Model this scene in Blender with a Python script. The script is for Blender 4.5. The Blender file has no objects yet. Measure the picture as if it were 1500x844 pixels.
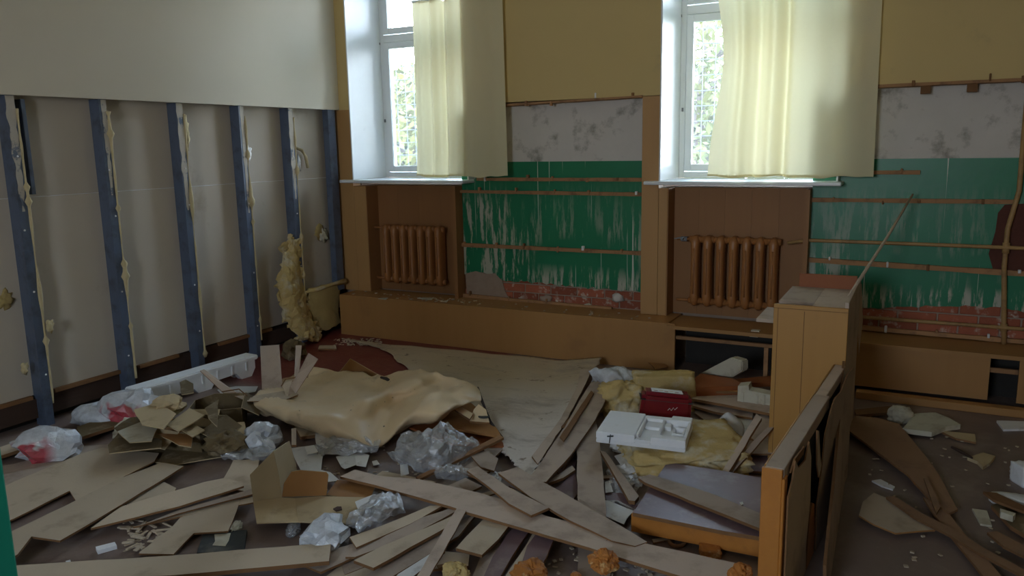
import bpy, bmesh, math, random
from mathutils import Vector, Matrix, noise
random.seed(7)
S = bpy.context.scene
COL = S.collection
# ------------------------------------------------------------------ camera
F_PX, CX, CY, CAM_H = 1162.0, 750.0, 422.0, 1.75
R = [[0.8876360056301179, -0.0654396652774464, 0.4558727582532049],
     [0.46018570011983245, 0.16515636872163644, -0.872325911157007],
     [-0.018205573713257758, 0.9840940118093691, 0.17671313761775748]]
cd = bpy.data.cameras.new('camera'); cam = bpy.data.objects.new('camera', cd); COL.objects.link(cam)
cd.sensor_width = 36; cd.lens = F_PX/1500*36; cd.clip_start = 0.05; cd.clip_end = 200
cam.matrix_world = Matrix.Translation((0, 0, CAM_H)) @ Matrix(R).to_4x4()
S.camera = cam
# ------------------------------------------------------------------ world and light
W = bpy.data.worlds.new('overcast_sky'); S.world = W; W.use_nodes = True
wn = W.node_tree.nodes; wl = W.node_tree.links
bg = wn['Background']; bg.inputs[1].default_value = 17.0
tc = wn.new('ShaderNodeTexCoord'); sp = wn.new('ShaderNodeSeparateXYZ'); rp = wn.new('ShaderNodeValToRGB')
wl.new(tc.outputs['Generated'], sp.inputs[0]); wl.new(sp.outputs['Z'], rp.inputs[0]); wl.new(rp.outputs[0], bg.inputs[0])
rp.color_ramp.elements[0].position = 0.0; rp.color_ramp.elements[0].color = (0.84, 0.91, 1.0, 1)
rp.color_ramp.elements[1].position = 0.6; rp.color_ramp.elements[1].color = (0.50, 0.72, 1.0, 1)
S.view_settings.view_transform = 'Standard'; S.view_settings.look = 'None'
S.view_settings.exposure = 0.75; S.view_settings.gamma = 1.0; S.view_settings.use_curve_mapping = False
S.cycles.max_bounces = 10; S.cycles.diffuse_bounces = 6; S.cycles.transparent_max_bounces = 16
S.cycles.sample_clamp_indirect = 6.0
S.cycles.use_denoising = True

def portal(name, loc, sx, sz, rot):
    l = bpy.data.lights.new(name, 'AREA'); l.shape = 'RECTANGLE'; l.size = sx; l.size_y = sz
    l.cycles.is_portal = True
    o = bpy.data.objects.new(name, l); COL.objects.link(o); o.location = loc; o.rotation_euler = rot
    return o
portal('window_daylight', (-4.22, 6.74, 2.5), 1.3, 2.1, (-math.pi/2, 0, 0))
portal('window_daylight', (-1.22, 6.74, 2.5), 1.3, 2.1, (-math.pi/2, 0, 0))
portal('window_daylight', (-1.2, -3.12, 2.2), 1.2, 1.2, (math.pi/2, 0, 0))  # portal for the rear opening added as fill light

# ------------------------------------------------------------------ pixel helpers (1500x844 frame)
def ray(px, py):
    v = (px-CX, -(py-CY), -F_PX)
    return Vector([sum(R[i][k]*v[k] for k in range(3)) for i in range(3)])
CAM = Vector((0, 0, CAM_H))
def onz(px, py, z=0.0):
    d = ray(px, py); return CAM + d*((z-CAM_H)/d.z)
def ony(px, py, y):
    d = ray(px, py); return CAM + d*(y/d.y)
def onx(px, py, x):
    d = ray(px, py); return CAM + d*(x/d.x)
def onplane(px, py, p, n):
    d = ray(px, py); return CAM + d*((p-CAM).dot(n)/d.dot(n))

# ------------------------------------------------------------------ materials
def mat(name, rough=0.7, spec=0.3):
    m = bpy.data.materials.new(name); m.use_nodes = True
    b = m.node_tree.nodes['Principled BSDF']
    b.inputs['Roughness'].default_value = rough; b.inputs['Specular IOR Level'].default_value = spec
    return m, m.node_tree.nodes, m.node_tree.links, b
def coords(n, l, scale=(1, 1, 1), gen='Object'):
    t = n.new('ShaderNodeTexCoord'); mp = n.new('ShaderNodeMapping'); mp.inputs['Scale'].default_value = scale
    l.new(t.outputs[gen], mp.inputs[0]); return mp.outputs[0]
def ntex(n, l, vec, scale=5, detail=6, rough=0.6):
    t = n.new('ShaderNodeTexNoise'); t.inputs['Scale'].default_value = scale; t.inputs['Detail'].default_value = detail
    t.inputs['Roughness'].default_value = rough; l.new(vec, t.inputs['Vector']); return t.outputs['Fac']
def ramp(n, l, fac, stops):
    r = n.new('ShaderNodeValToRGB'); e = r.color_ramp.elements
    e[0].position, e[0].color = stops[0][0], (*stops[0][1], 1); e[1].position, e[1].color = stops[1][0], (*stops[1][1], 1)
    for p, c in stops[2:]:
        k = e.new(p); k.color = (*c, 1)
    l.new(fac, r.inputs[0]); return r.outputs[0]
def mix(n, l, fac, a, b, mode='MIX'):
    m = n.new('ShaderNodeMix'); m.data_type = 'RGBA'; m.blend_type = mode
    for s, v in ((m.inputs[0], fac), (m.inputs[6], a), (m.inputs[7], b)):
        if hasattr(v, 'links'): l.new(v, s)
        elif isinstance(v, (int, float)): s.default_value = v
        else: s.default_value = (*v, 1)
    return m.outputs[2]
def bump(n, l, b, h, strength=0.3, dist=0.01):
    k = n.new('ShaderNodeBump'); k.inputs['Strength'].default_value = strength; k.inputs['Distance'].default_value = dist
    l.new(h, k.inputs['Height']); l.new(k.outputs[0], b.inputs['Normal'])
BW = ((0, 0, 0), (1, 1, 1))
def surf(name, c1, c2, scale=6, stretch=(1, 1, 1), rough=0.7, spec=0.3, dirt=None, dscale=3, dlo=.5, dhi=.7, bmp=0.15, bscale=60, var=0.25):
    """two-tone noisy surface with optional dirt patches, and a small brightness shift per object"""
    m, n, l, b = mat(name, rough, spec)
    v = coords(n, l, stretch); c = mix(n, l, ntex(n, l, v, scale), c1, c2)
    if dirt:
        v2 = coords(n, l); f = ramp(n, l, ntex(n, l, v2, dscale, 8, .65), [(dlo, BW[0]), (dhi, BW[1])])
        c = mix(n, l, f, c, dirt)
    if var:
        oi = n.new('ShaderNodeObjectInfo'); hs = n.new('ShaderNodeHueSaturation')
        mr = n.new('ShaderNodeMapRange'); mr.inputs['To Min'].default_value = 1-var; mr.inputs['To Max'].default_value = 1+var*.6
        l.new(oi.outputs['Random'], mr.inputs['Value']); l.new(mr.outputs[0], hs.inputs['Value']); l.new(c, hs.inputs['Color']); c = hs.outputs[0]
    l.new(c, b.inputs['Base Color'])
    if bmp: bump(n, l, b, ntex(n, l, v, bscale, 3), bmp, 0.004)
    return m
M = {}
M['cream_paint'] = surf('cream_wall_paint', (.60, .45, .20), (.56, .42, .18), 2, rough=.8, var=0, bmp=.12, bscale=25, dirt=(.42, .32, .16), dlo=.62, dhi=.85)
M['left_paint'] = surf('pale_wall_board', (.60, .54, .43), (.57, .51, .39), 2, rough=.75, var=0, bmp=.05)
M['gyps_back'] = surf('grey_board_back', (.55, .485, .40), (.50, .44, .36), 3, rough=.85, var=.08, bmp=.05, dirt=(.30, .22, .14), dscale=1.6, dlo=.62, dhi=.85)
M['plaster'] = surf('old_white_plaster', (.64, .60, .55), (.52, .49, .44), 4, rough=.85, var=0, dirt=(.25, .23, .19), dscale=4.5, dlo=.55, dhi=.70, bmp=.3, bscale=30)
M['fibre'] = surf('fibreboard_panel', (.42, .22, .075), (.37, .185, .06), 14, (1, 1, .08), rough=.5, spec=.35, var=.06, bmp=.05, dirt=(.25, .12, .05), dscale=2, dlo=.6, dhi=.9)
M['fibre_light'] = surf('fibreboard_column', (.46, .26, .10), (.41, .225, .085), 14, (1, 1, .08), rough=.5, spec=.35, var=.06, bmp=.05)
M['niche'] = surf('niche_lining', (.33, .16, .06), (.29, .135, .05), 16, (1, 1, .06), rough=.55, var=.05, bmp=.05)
M['batten'] = surf('raw_batten_wood', (.44, .24, .11), (.33, .17, .08), 18, (.1, 1, 1), rough=.8, var=.2, dirt=(.2, .11, .06), dscale=12)
M['brick'] = surf('red_brick', (.42, .13, .07), (.30, .09, .05), 20, rough=.9, var=.3, dirt=(.52, .42, .34), dscale=11, dlo=.55, dhi=.66, bmp=.6, bscale=40)
M['mortar'] = surf('mortar', (.40, .31, .24), (.28, .2, .15), 20, rough=.95, var=0, bmp=.6, bscale=50)
M['white_paint'] = surf('white_gloss_paint', (.78, .80, .80), (.70, .72, .72), 6, rough=.35, spec=.5, var=.03, dirt=(.5, .5, .46), dscale=7, dlo=.66, dhi=.8, bmp=.1)
M['steel'] = surf('primed_steel_stud', (.07, .095, .15), (.13, .16, .22), 7, (1, 1, .3), rough=.4, spec=.5, var=.1, dirt=(.06, .07, .09), dscale=9, bmp=.2)
M['stud_plaster'] = surf('plaster_on_stud', (.55, .50, .42), (.40, .36, .30), 12, rough=.8, dirt=(.14, .17, .22), dscale=9, dlo=.56, dhi=.62, bmp=.4, var=.05)
M['foam'] = surf('mounting_foam', (.62, .52, .32), (.46, .36, .18), 20, rough=.85, bmp=.9, bscale=70, var=.1)
M['wool'] = surf('yellow_mineral_wool', (.66, .49, .22), (.50, .36, .13), 14, rough=.95, dirt=(.66, .60, .44), dscale=6, dlo=.50, dhi=.66, bmp=1.0, bscale=90, var=.1)
M['wool_paper'] = surf('wool_paper_face', (.50, .38, .16), (.42, .31, .12), 10, rough=.85, dirt=(.3, .22, .1), bmp=.6, bscale=60, var=.05)
M['radiator'] = surf('orange_brown_radiator_paint', (.40, .17, .055), (.34, .14, .045), 8, rough=.38, spec=.5, var=.04, dirt=(.25, .09, .03), dscale=9, dlo=.6, dhi=.8, bmp=.15)
M['rail_pipe'] = surf('brown_painted_pipe', (.44, .27, .11), (.36, .21, .08), 10, rough=.5, var=.05, dirt=(.2, .12, .06), dscale=8)
M['dark_wood'] = surf('dark_rotten_wood', (.09, .05, .035), (.05, .03, .022), 12, (1, .15, 1), rough=.9, bmp=.5, var=.15)
M['board'] = surf('dusty_hardboard', (.53, .42, .335), (.46, .36, .28), 5, (1, 1, 1), rough=.72, spec=.3, dirt=(.27, .20, .15), dscale=5, dlo=.52, dhi=.8, bmp=.25, bscale=45, var=.22)
M['board_brown'] = surf('brown_hardboard', (.34, .20, .115), (.27, .155, .085), 5, rough=.7, dirt=(.18, .11, .07), dscale=5, dlo=.55, dhi=.8, bmp=.2, var=.12)  # darker hardboard copy, brown light of the right floor put into its colour
M['dark_brick'] = surf('dark_bare_brick', (.13, .045, .03), (.08, .03, .02), 14, rough=.9, bmp=.6, var=0)
M['board_b'] = surf('beige_board', (.59, .48, .35), (.52, .415, .295), 5, rough=.7, dirt=(.30, .22, .14), dscale=4, dlo=.55, dhi=.8, bmp=.2, var=.15)
M['board_plum'] = surf('plum_painted_board', (.20, .125, .125), (.15, .09, .10), 9, (1, 1, 1), rough=.42, spec=.45, dirt=(.30, .24, .20), dscale=6, dlo=.55, dhi=.75, bmp=.2, var=.15)
M['edge'] = surf('hardboard_edge', (.26, .13, .055), (.17, .085, .035), 25, rough=.85, var=.2, bmp=.4)
M['orange_wood'] = surf('varnished_orange_wood', (.55, .22, .04), (.42, .15, .025), 16, (1, .12, 1), rough=.4, spec=.45, var=.06, dirt=(.25, .10, .03), dscale=5, dlo=.6, dhi=.8, bmp=.2)
M['cab_wood'] = surf('yellow_oak_veneer', (.48, .25, .06), (.42, .21, .05), 16, (1, 1, .07), rough=.45, spec=.4, var=.04, dirt=(.3, .14, .04), dscale=3, dlo=.6, dhi=.9, bmp=.08)
M['cab_in'] = surf('red_brown_veneer', (.32, .10, .03), (.26, .08, .025), 12, (1, 1, .1), rough=.5, var=.05)
M['card'] = surf('cardboard', (.54, .42, .25), (.46, .35, .20), 8, rough=.85, dirt=(.24, .17, .09), dscale=4, dlo=.58, dhi=.8, bmp=.2, var=.2)
M['card_dark'] = surf('damp_dark_cardboard', (.20, .145, .07), (.13, .09, .045), 9, rough=.85, dirt=(.34, .27, .17), dscale=7, dlo=.55, dhi=.7, bmp=.4, var=.25)
M['card_or'] = surf('brown_carton_inside', (.36, .18, .06), (.30, .14, .045), 9, rough=.7, dirt=(.5, .38, .22), dscale=7, dlo=.68, dhi=.76, bmp=.1, var=.05)
M['lino'] = surf('beige_linoleum', (.76, .59, .37), (.70, .53, .32), 3, rough=.42, spec=.45, dirt=(.34, .24, .14), dscale=6, dlo=.62, dhi=.8, bmp=.08, var=0)
def mk_felt():
    m, n, l, b = mat('grey_felt_backing', .95, .1); v = coords(n, l)
    sep = n.new('ShaderNodeSeparateXYZ'); l.new(v, sep.inputs[0]); mr = n.new('ShaderNodeMapRange'); mr.inputs['From Min'].default_value = -.1; mr.inputs['From Max'].default_value = .55
    l.new(sep.outputs['Y'], mr.inputs['Value'])
    c = mix(n, l, mr.outputs[0], mix(n, l, ntex(n, l, v, 60, 4), (.56, .50, .44), (.68, .62, .56)), (.54, .43, .30))
    f = ramp(n, l, ntex(n, l, coords(n, l, (.6, 1.6, 1)), 2.6, 9, .72), [(.52, BW[0]), (.74, BW[1])]); c = mix(n, l, f, c, (.30, .25, .21))
    f = ramp(n, l, ntex(n, l, coords(n, l, (1, 1.6, 1)), 7, 6, .7), [(.60, BW[0]), (.66, BW[1])]); c = mix(n, l, f, c, (.26, .20, .15))
    l.new(c, b.inputs['Base Color']); bump(n, l, b, ntex(n, l, v, 90, 4), .5, .004); return m
M['felt'] = mk_felt()
def specks(m, scale=38, lo=.70, hi=.73, col=(.06, .05, .045)):
    n, l = m.node_tree.nodes, m.node_tree.links; b = n['Principled BSDF']; src = b.inputs['Base Color'].links[0].from_socket
    a = ramp(n, l, ntex(n, l, coords(n, l), scale, 3, .5), [(lo, BW[0]), (hi, BW[1])]); g = ramp(n, l, ntex(n, l, coords(n, l), 3, 2), [(.5, BW[0]), (.6, BW[1])])
    l.new(mix(n, l, mix(n, l, 1.0, a, g, 'MULTIPLY'), src, col), b.inputs['Base Color'])
specks(M['lino']); specks(M['board'], 55, .72, .75, (.12, .09, .07)); specks(M['brick'], 9, .58, .62, (.55, .50, .42))
M['eps'] = surf('white_polystyrene', (.87, .88, .89), (.82, .83, .85), 30, rough=.65, dirt=(.50, .46, .38), dscale=6, dlo=.66, dhi=.8, bmp=.3, bscale=120, var=.05)
M['eps_old'] = surf('yellowed_polystyrene', (.62, .58, .46), (.52, .48, .37), 20, rough=.8, dirt=(.4, .34, .24), dscale=6, bmp=.5, bscale=80, var=.05)
M['paper'] = surf('dirty_paper', (.78, .77, .75), (.70, .69, .67), 7, rough=.8, dirt=(.38, .33, .27), dscale=6, dlo=.58, dhi=.75, bmp=.1, var=.15)
M['red'] = surf('dark_red_plastic', (.20, .010, .018), (.17, .008, .014), 5, rough=.22, spec=.6, var=0, bmp=0, dirt=(.22, .06, .05), dscale=5, dlo=.62, dhi=.85)
M['black'] = surf('black_cover', (.05, .055, .055), (.035, .04, .04), 10, rough=.5, var=0, dirt=(.16, .15, .13), dscale=5)
M['green_edge'] = surf('turquoise_green_paint', (.015, .34, .22), (.012, .28, .18), 6, rough=.5, var=0)
M['crumb'] = surf('rubble_crumbs', (.58, .50, .38), (.40, .30, .2), 12, rough=.9, var=.3)
M['wet_foam'] = surf('orange_aged_foam', (.55, .22, .045), (.36, .12, .03), 22, rough=.6, bmp=.9, bscale=90, dirt=(.65, .42, .18), dscale=22, dlo=.55, dhi=.65, var=.1)
M['wire'] = surf('galvanised_wire', (.25, .26, .27), (.18, .19, .2), 20, rough=.5, var=0, bmp=0)
M['black_tear'] = surf('black_torn_edge', (.04, .03, .03), (.06, .045, .04), 20, rough=.9, var=0)
M['leaf'] = surf('leaf', (.06, .08, .015), (.13, .11, .02), 2, rough=.6, var=0, bmp=0)
M['bark'] = surf('bark', (.12, .09, .07), (.07, .05, .04), 9, rough=.9, var=0)
M['ground'] = surf('outdoor_grass', (.12, .16, .05), (.08, .11, .04), 2, rough=.9, var=0)
M['ceiling'] = surf('ceiling_whitewash', (.68, .66, .60), (.64, .62, .56), 2, rough=.9, var=0)
M['void'] = surf('dark_masonry', (.045, .04, .035), (.03, .026, .022), 9, rough=.95, var=0, bmp=.4)  # near-black colour stands in for shade inside hollows

def mk_green():
    m, n, l, b = mat('green_oil_paint', .38, .45)
    v = coords(n, l); base = mix(n, l, ntex(n, l, v, 3), (.006, .15, .062), (.010, .20, .09))
    vs = coords(n, l, (11, 1, 1.3)); s = ramp(n, l, ntex(n, l, vs, 2.0, 9, .7), [(.50, BW[0]), (.57, BW[1])])
    big = ramp(n, l, ntex(n, l, coords(n, l), 1.6, 3), [(.42, BW[0]), (.55, BW[1])])
    sep = n.new('ShaderNodeSeparateXYZ'); l.new(coords(n, l), sep.inputs[0])
    mr = n.new('ShaderNodeMapRange'); mr.inputs['From Min'].default_value = 1.45; mr.inputs['From Max'].default_value = .65
    l.new(sep.outputs['Z'], mr.inputs['Value'])
    g = mix(n, l, 1.0, big, mr.outputs[0], 'MULTIPLY')
    mx_ = n.new('ShaderNodeMapRange'); mx_.inputs['From Min'].default_value = -3.0; mx_.inputs['From Max'].default_value = -3.35; l.new(sep.outputs['X'], mx_.inputs['Value'])
    mz_ = n.new('ShaderNodeMapRange'); mz_.inputs['From Min'].default_value = 1.4; mz_.inputs['From Max'].default_value = 1.2; l.new(sep.outputs['Z'], mz_.inputs['Value'])
    ml_ = n.new('ShaderNodeMapRange'); ml_.inputs['From Min'].default_value = .74; ml_.inputs['From Max'].default_value = .60; l.new(sep.outputs['Z'], ml_.inputs['Value'])
    lft = mix(n, l, 1.0, mx_.outputs[0], mz_.outputs[0], 'MULTIPLY'); g = mix(n, l, 1.0, mix(n, l, 1.0, g, lft, 'ADD'), ml_.outputs[0], 'ADD')
    f = mix(n, l, 1.0, s, g, 'MULTIPLY')
    c = mix(n, l, f, base, (.42, .42, .33))
    # a few crisp runs of whitewash
    vr = coords(n, l, (42, 1, .55)); r2 = ramp(n, l, ntex(n, l, vr, 1.0, 2), [(.69, BW[0]), (.71, BW[1])])
    c = mix(n, l, r2, c, (.55, .56, .47))
    l.new(c, b.inputs['Base Color']); bump(n, l, b, ntex(n, l, v, 20), .25, .004)
    return m
M['green'] = mk_green()

def mk_floor():
    m, n, l, b = mat('worn_brown_painted_floor', .42, .4)
    v = coords(n, l); c = mix(n, l, ntex(n, l, v, 3), (.17, .118, .098), (.235, .168, .14))
    d = ramp(n, l, ntex(n, l, v, 2.2, 9, .7), [(.50, BW[0]), (.66, BW[1])])
    c = mix(n, l, d, c, (.28, .215, .17))
    # old dark red paint in the far left corner where the covering has been torn away
    sep = n.new('ShaderNodeSeparateXYZ'); l.new(v, sep.inputs[0])
    my = n.new('ShaderNodeMapRange'); my.inputs['From Min'].default_value = 2.3; my.inputs['From Max'].default_value = 2.45; l.new(sep.outputs['Y'], my.inputs['Value'])
    mx = n.new('ShaderNodeMapRange'); mx.inputs['From Min'].default_value = -2.9; mx.inputs['From Max'].default_value = -3.0; l.new(sep.outputs['X'], mx.inputs['Value'])
    f = mix(n, l, 1.0, my.outputs[0], mx.outputs[0], 'MULTIPLY')
    red = mix(n, l, ramp(n, l, ntex(n, l, coords(n, l, (2, 12, 1)), 6, 6, .7), [(.56, BW[0]), (.68, BW[1])]), (.20, .04, .03), (.34, .14, .10))
    c = mix(n, l, f, c, red)
    cr = ramp(n, l, ntex(n, l, v, 60, 2), [(.70, BW[0]), (.74, BW[1])])
    c = mix(n, l, mix(n, l, .5, BW[0], cr), c, (.34, .28, .22))
    l.new(c, b.inputs['Base Color'])
    rr = n.new('ShaderNodeMapRange'); rr.inputs['To Min'].default_value = .3; rr.inputs['To Max'].default_value = .6; l.new(ntex(n, l, v, 4), rr.inputs['Value']); l.new(rr.outputs[0], b.inputs['Roughness'])
    bump(n, l, b, ntex(n, l, v, 40, 5), .25, .004)
    return m
M['floor'] = mk_floor()

def mk_curtain():
    m, n, l, b = mat('cream_curtain_cloth', .9, .1)
    v = coords(n, l, (1, 1, 1)); col = mix(n, l, ntex(n, l, coords(n, l, (300, 300, 300)), 1, 2), (.82, .75, .51), (.76, .69, .45))
    out = n['Material Output']; tr = n.new('ShaderNodeBsdfTranslucent'); mx = n.new('ShaderNodeMixShader'); mx.inputs[0].default_value = .34
    l.new(col, b.inputs['Base Color']); l.new(mix(n, l, .3, col, (.93, .80, .47)), tr.inputs[0])
    l.new(b.outputs[0], mx.inputs[1]); l.new(tr.outputs[0], mx.inputs[2]); l.new(mx.outputs[0], out.inputs[0])
    return m
M['curtain'] = mk_curtain()
def mk_glass(name, tint=(1, 1, 1), gl=.08, rough=.02, haze=.1):
    m, n, l, b = mat(name)
    out = n['Material Output']; t = n.new('ShaderNodeBsdfTransparent'); t.inputs[0].default_value = (*tint, 1)
    g = n.new('ShaderNodeBsdfGlossy'); g.inputs['Roughness'].default_value = rough; mx = n.new('ShaderNodeMixShader')
    fr = n.new('ShaderNodeFresnel'); fr.inputs[0].default_value = 1.5; ad = n.new('ShaderNodeMath'); ad.inputs[1].default_value = gl
    l.new(fr.outputs[0], ad.inputs[0]); l.new(ad.outputs[0], mx.inputs[0]); l.new(t.outputs[0], mx.inputs[1]); l.new(g.outputs[0], mx.inputs[2])
    d = n.new('ShaderNodeBsdfTranslucent'); d.inputs[0].default_value = (.8, .85, .9, 1); m2 = n.new('ShaderNodeMixShader'); m2.inputs[0].default_value = haze  # bluish translucent layer puts a haze into the pane
    l.new(mx.outputs[0], m2.inputs[1]); l.new(d.outputs[0], m2.inputs[2]); l.new(m2.outputs[0], out.inputs[0]); n.remove(b)
    return m
M['glass'] = mk_glass('window_glass', gl=0, haze=.03)
def mk_film(name, c, transp, gl=.25):
    m, n, l, b = mat(name, .25, .6); out = n['Material Output']
    b.inputs['Base Color'].default_value = (*c, 1)
    t = n.new('ShaderNodeBsdfTransparent'); g = n.new('ShaderNodeBsdfGlossy'); g.inputs['Roughness'].default_value = .15
    v = coords(n, l); f = ramp(n, l, ntex(n, l, v, 14, 5), [(.35, (transp+.12,)*3), (.65, (transp-.12,)*3)])
    m1 = n.new('ShaderNodeMixShader'); l.new(f, m1.inputs[0]); l.new(b.outputs[0], m1.inputs[1]); l.new(t.outputs[0], m1.inputs[2])
    m2 = n.new('ShaderNodeMixShader'); m2.inputs[0].default_value = gl; l.new(m1.outputs[0], m2.inputs[1]); l.new(g.outputs[0], m2.inputs[2])
    bm = n.new('ShaderNodeBump'); bm.inputs['Strength'].default_value = .8; bm.inputs['Distance'].default_value = .02
    l.new(ntex(n, l, v, 22, 5), bm.inputs['Height']); l.new(bm.outputs[0], g.inputs['Normal']); l.new(bm.outputs[0], b.inputs['Normal'])
    l.new(m2.outputs[0], out.inputs[0]); return m
M['film'] = mk_film('clear_plastic_film', (.72, .76, .80), .74, .2)
M['bag'] = mk_film('milky_bag_plastic', (.70, .74, .80), .15, .12)
def mk_bagred():
    m = M['bag'].copy(); m.name = 'milky_bag_plastic_with_red_print'; n, l = m.node_tree.nodes, m.node_tree.links
    b = n['Principled BSDF']; t = n.new('ShaderNodeTexCoord'); sp = n.new('ShaderNodeTexNoise'); sp.inputs['Scale'].default_value = 7
    l.new(t.outputs['Object'], sp.inputs['Vector'])
    ln = n.new('ShaderNodeVectorMath'); ln.operation = 'DISTANCE'; ln.inputs[1].default_value = (.06, -.18, .10); l.new(t.outputs['Object'], ln.inputs[0])
    a = ramp(n, l, ln.outputs['Value'], [(.10, BW[1]), (.17, BW[0])]); s = ramp(n, l, sp.outputs['Fac'], [(.44, BW[0]), (.5, BW[1])])
    l.new(mix(n, l, mix(n, l, 1.0, a, s, 'MULTIPLY'), (.72, .74, .78), (.55, .05, .08)), b.inputs['Base Color']); return m
M['bag_red'] = mk_bagred()

# ------------------------------------------------------------------ object helpers
def link(name, me, mats, parent=None):
    o = bpy.data.objects.new(name, me); COL.objects.link(o)
    for m in (mats if isinstance(mats, (list, tuple)) else [mats]): me.materials.append(M[m] if isinstance(m, str) else m)
    if parent: o.parent = parent
    return o
def bmobj(name, bm, mats, parent=None, smooth=False, origin=True):
    """origin=True: move the mesh so that its object sits at its own base centre"""
    bm.normal_update(); me = bpy.data.meshes.new(name)
    c = Vector((0, 0, 0))
    if origin and parent is None and len(bm.verts):
        xs = [v.co for v in bm.verts]
        c = Vector(((min(p.x for p in xs)+max(p.x for p in xs))/2, (min(p.y for p in xs)+max(p.y for p in xs))/2, min(p.z for p in xs)))
        for v in bm.verts: v.co -= c
    elif parent is not None:
        pl, q = Vector((0, 0, 0)), parent
        while q is not None: pl += q.location; q = q.parent
        for v in bm.verts: v.co -= pl
    bm.to_mesh(me); bm.free()
    if smooth:
        for p in me.polygons: p.use_smooth = True
    o = link(name, me, mats, parent); o.location = c
    return o
def tag(o, label, cat, group=None, kind=None):
    o['label'] = label
    if kind: o['kind'] = kind
    if cat: o['category'] = cat
    if group: o['group'] = group
    return o
def struct(o, label, cat='wall'):
    o['kind'] = 'structure'; o['label'] = label; o['category'] = cat; return o
def empty(name, loc=(0, 0, 0), rz=0):
    o = bpy.data.objects.new(name, None); COL.objects.link(o); o.location = loc; o.rotation_euler = (0, 0, rz); o.empty_display_size = .1; return o
def bx(bm, x0, x1, y0, y1, z0, z1, bev=0, mi=0):
    vs = [bm.verts.new((x, y, z)) for z in (z0, z1) for y in (y0, y1) for x in (x0, x1)]
    fs = [bm.faces.new([vs[i] for i in f]) for f in ((0, 2, 3, 1), (4, 5, 7, 6), (0, 1, 5, 4), (2, 6, 7, 3), (0, 4, 6, 2), (1, 3, 7, 5))]
    for f in fs: f.material_index = mi
    if bev: bmesh.ops.bevel(bm, geom=list({e for f in fs for e in f.edges}), offset=bev, segments=1, affect='EDGES')
    return fs
def box(name, x0, x1, y0, y1, z0, z1, m, parent=None, bev=0):
    bm = bmesh.new(); bx(bm, x0, x1, y0, y1, z0, z1, bev); return bmobj(name, bm, m, parent)
def obox(bm, a, b, w, h, up=Vector((0, 0, 1))):
    """bar from a to b, width w sideways, height h upward, centred"""
    a, b = Vector(a), Vector(b); d = (b-a).normalized(); s = d.cross(up).normalized(); u = s.cross(d)
    vs = [bm.verts.new(p+s*i*w/2+u*j*h/2) for p in (a, b) for i, j in ((-1, -1), (1, -1), (1, 1), (-1, 1))]
    for f in ((0, 1, 2, 3), (7, 6, 5, 4), (0, 4, 5, 1), (1, 5, 6, 2), (2, 6, 7, 3), (3, 7, 4, 0)): bm.faces.new([vs[i] for i in f])
def tube(bm, pts, r, seg=8, caps=True):
    pts = [Vector(p) for p in pts]; rings = []
    for i, p in enumerate(pts):
        d = (pts[min(i+1, len(pts)-1)]-pts[max(i-1, 0)]).normalized()
        u = Vector((0, 0, 1)) if abs(d.z) < .9 else Vector((1, 0, 0)); s = d.cross(u).normalized(); u = s.cross(d)
        rr = r[i] if isinstance(r, (list, tuple)) else r
        rings.append([bm.verts.new(p+(s*math.cos(t)+u*math.sin(t))*rr) for t in [2*math.pi*k/seg for k in range(seg)]])
    for A, B in zip(rings, rings[1:]):
        for k in range(seg): bm.faces.new((A[k], A[(k+1) % seg], B[(k+1) % seg], B[k]))
    if caps: bm.faces.new(rings[0][::-1]); bm.faces.new(rings[-1])
def prism(bm, top, off):
    """extrude polygon (list of vectors) by vector off; side faces use material 1"""
    A = [bm.verts.new(p) for p in top]; B = [bm.verts.new(p+off) for p in top]; n = len(A)
    f1 = bm.faces.new(A); f2 = bm.faces.new(B[::-1]); 
    for i in range(n):
        f = bm.faces.new((A[i], B[i], B[(i+1) % n], A[(i+1) % n])); f.material_index = 1
    bmesh.ops.recalc_face_normals(bm, faces=bm.faces[:])
def ragged(pts, amt, step, rnd):
    out = []
    for i, p in enumerate(pts):
        q = pts[(i+1) % len(pts)]; out.append(p); L = (q-p).length; k = int(L/step)
        for j in range(1, k): out.append(p.lerp(q, j/k)+Vector((rnd.uniform(-amt, amt), rnd.uniform(-amt, amt), 0)))
    return out
def zs(pts, z):
    if not isinstance(z, (tuple, list)): return [z]*len(pts)
    if len(z) == len(pts) and len(z) != 2: return list(z)
    x0, y0 = pts[0]; far = max(pts, key=lambda p: (p[0]-x0)**2+(p[1]-y0)**2); dx, dy = far[0]-x0, far[1]-y0; L = dx*dx+dy*dy
    return [z[0]+(z[1]-z[0])*max(0, min(1, ((p[0]-x0)*dx+(p[1]-y0)*dy)/L)) for p in pts]
USED = {}
def slab(name, label, cat, pts, z, t=.006, m='board', edge='edge', rag=.003, parent=None, group=None, seed=0):
    """flat board or sheet lying about: outline on the frame, top surface at height z, thickness t"""
    rnd = random.Random(hash((pts[0], len(pts))) & 0xffff)
    P = [onz(x, y, h) for (x, y), h in zip(pts, zs(pts, z))]
    if rag: P = ragged(P, rag, .09, rnd)
    bm = bmesh.new(); prism(bm, P, Vector((0, 0, -t)))
    bmesh.ops.triangulate(bm, faces=[f for f in bm.faces if len(f.verts) > 4])
    o = bmobj(name, bm, [m, edge], parent)
    if parent is None: tag(o, label, cat, group)
    elif label: o['label'] = label
    return o
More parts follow.
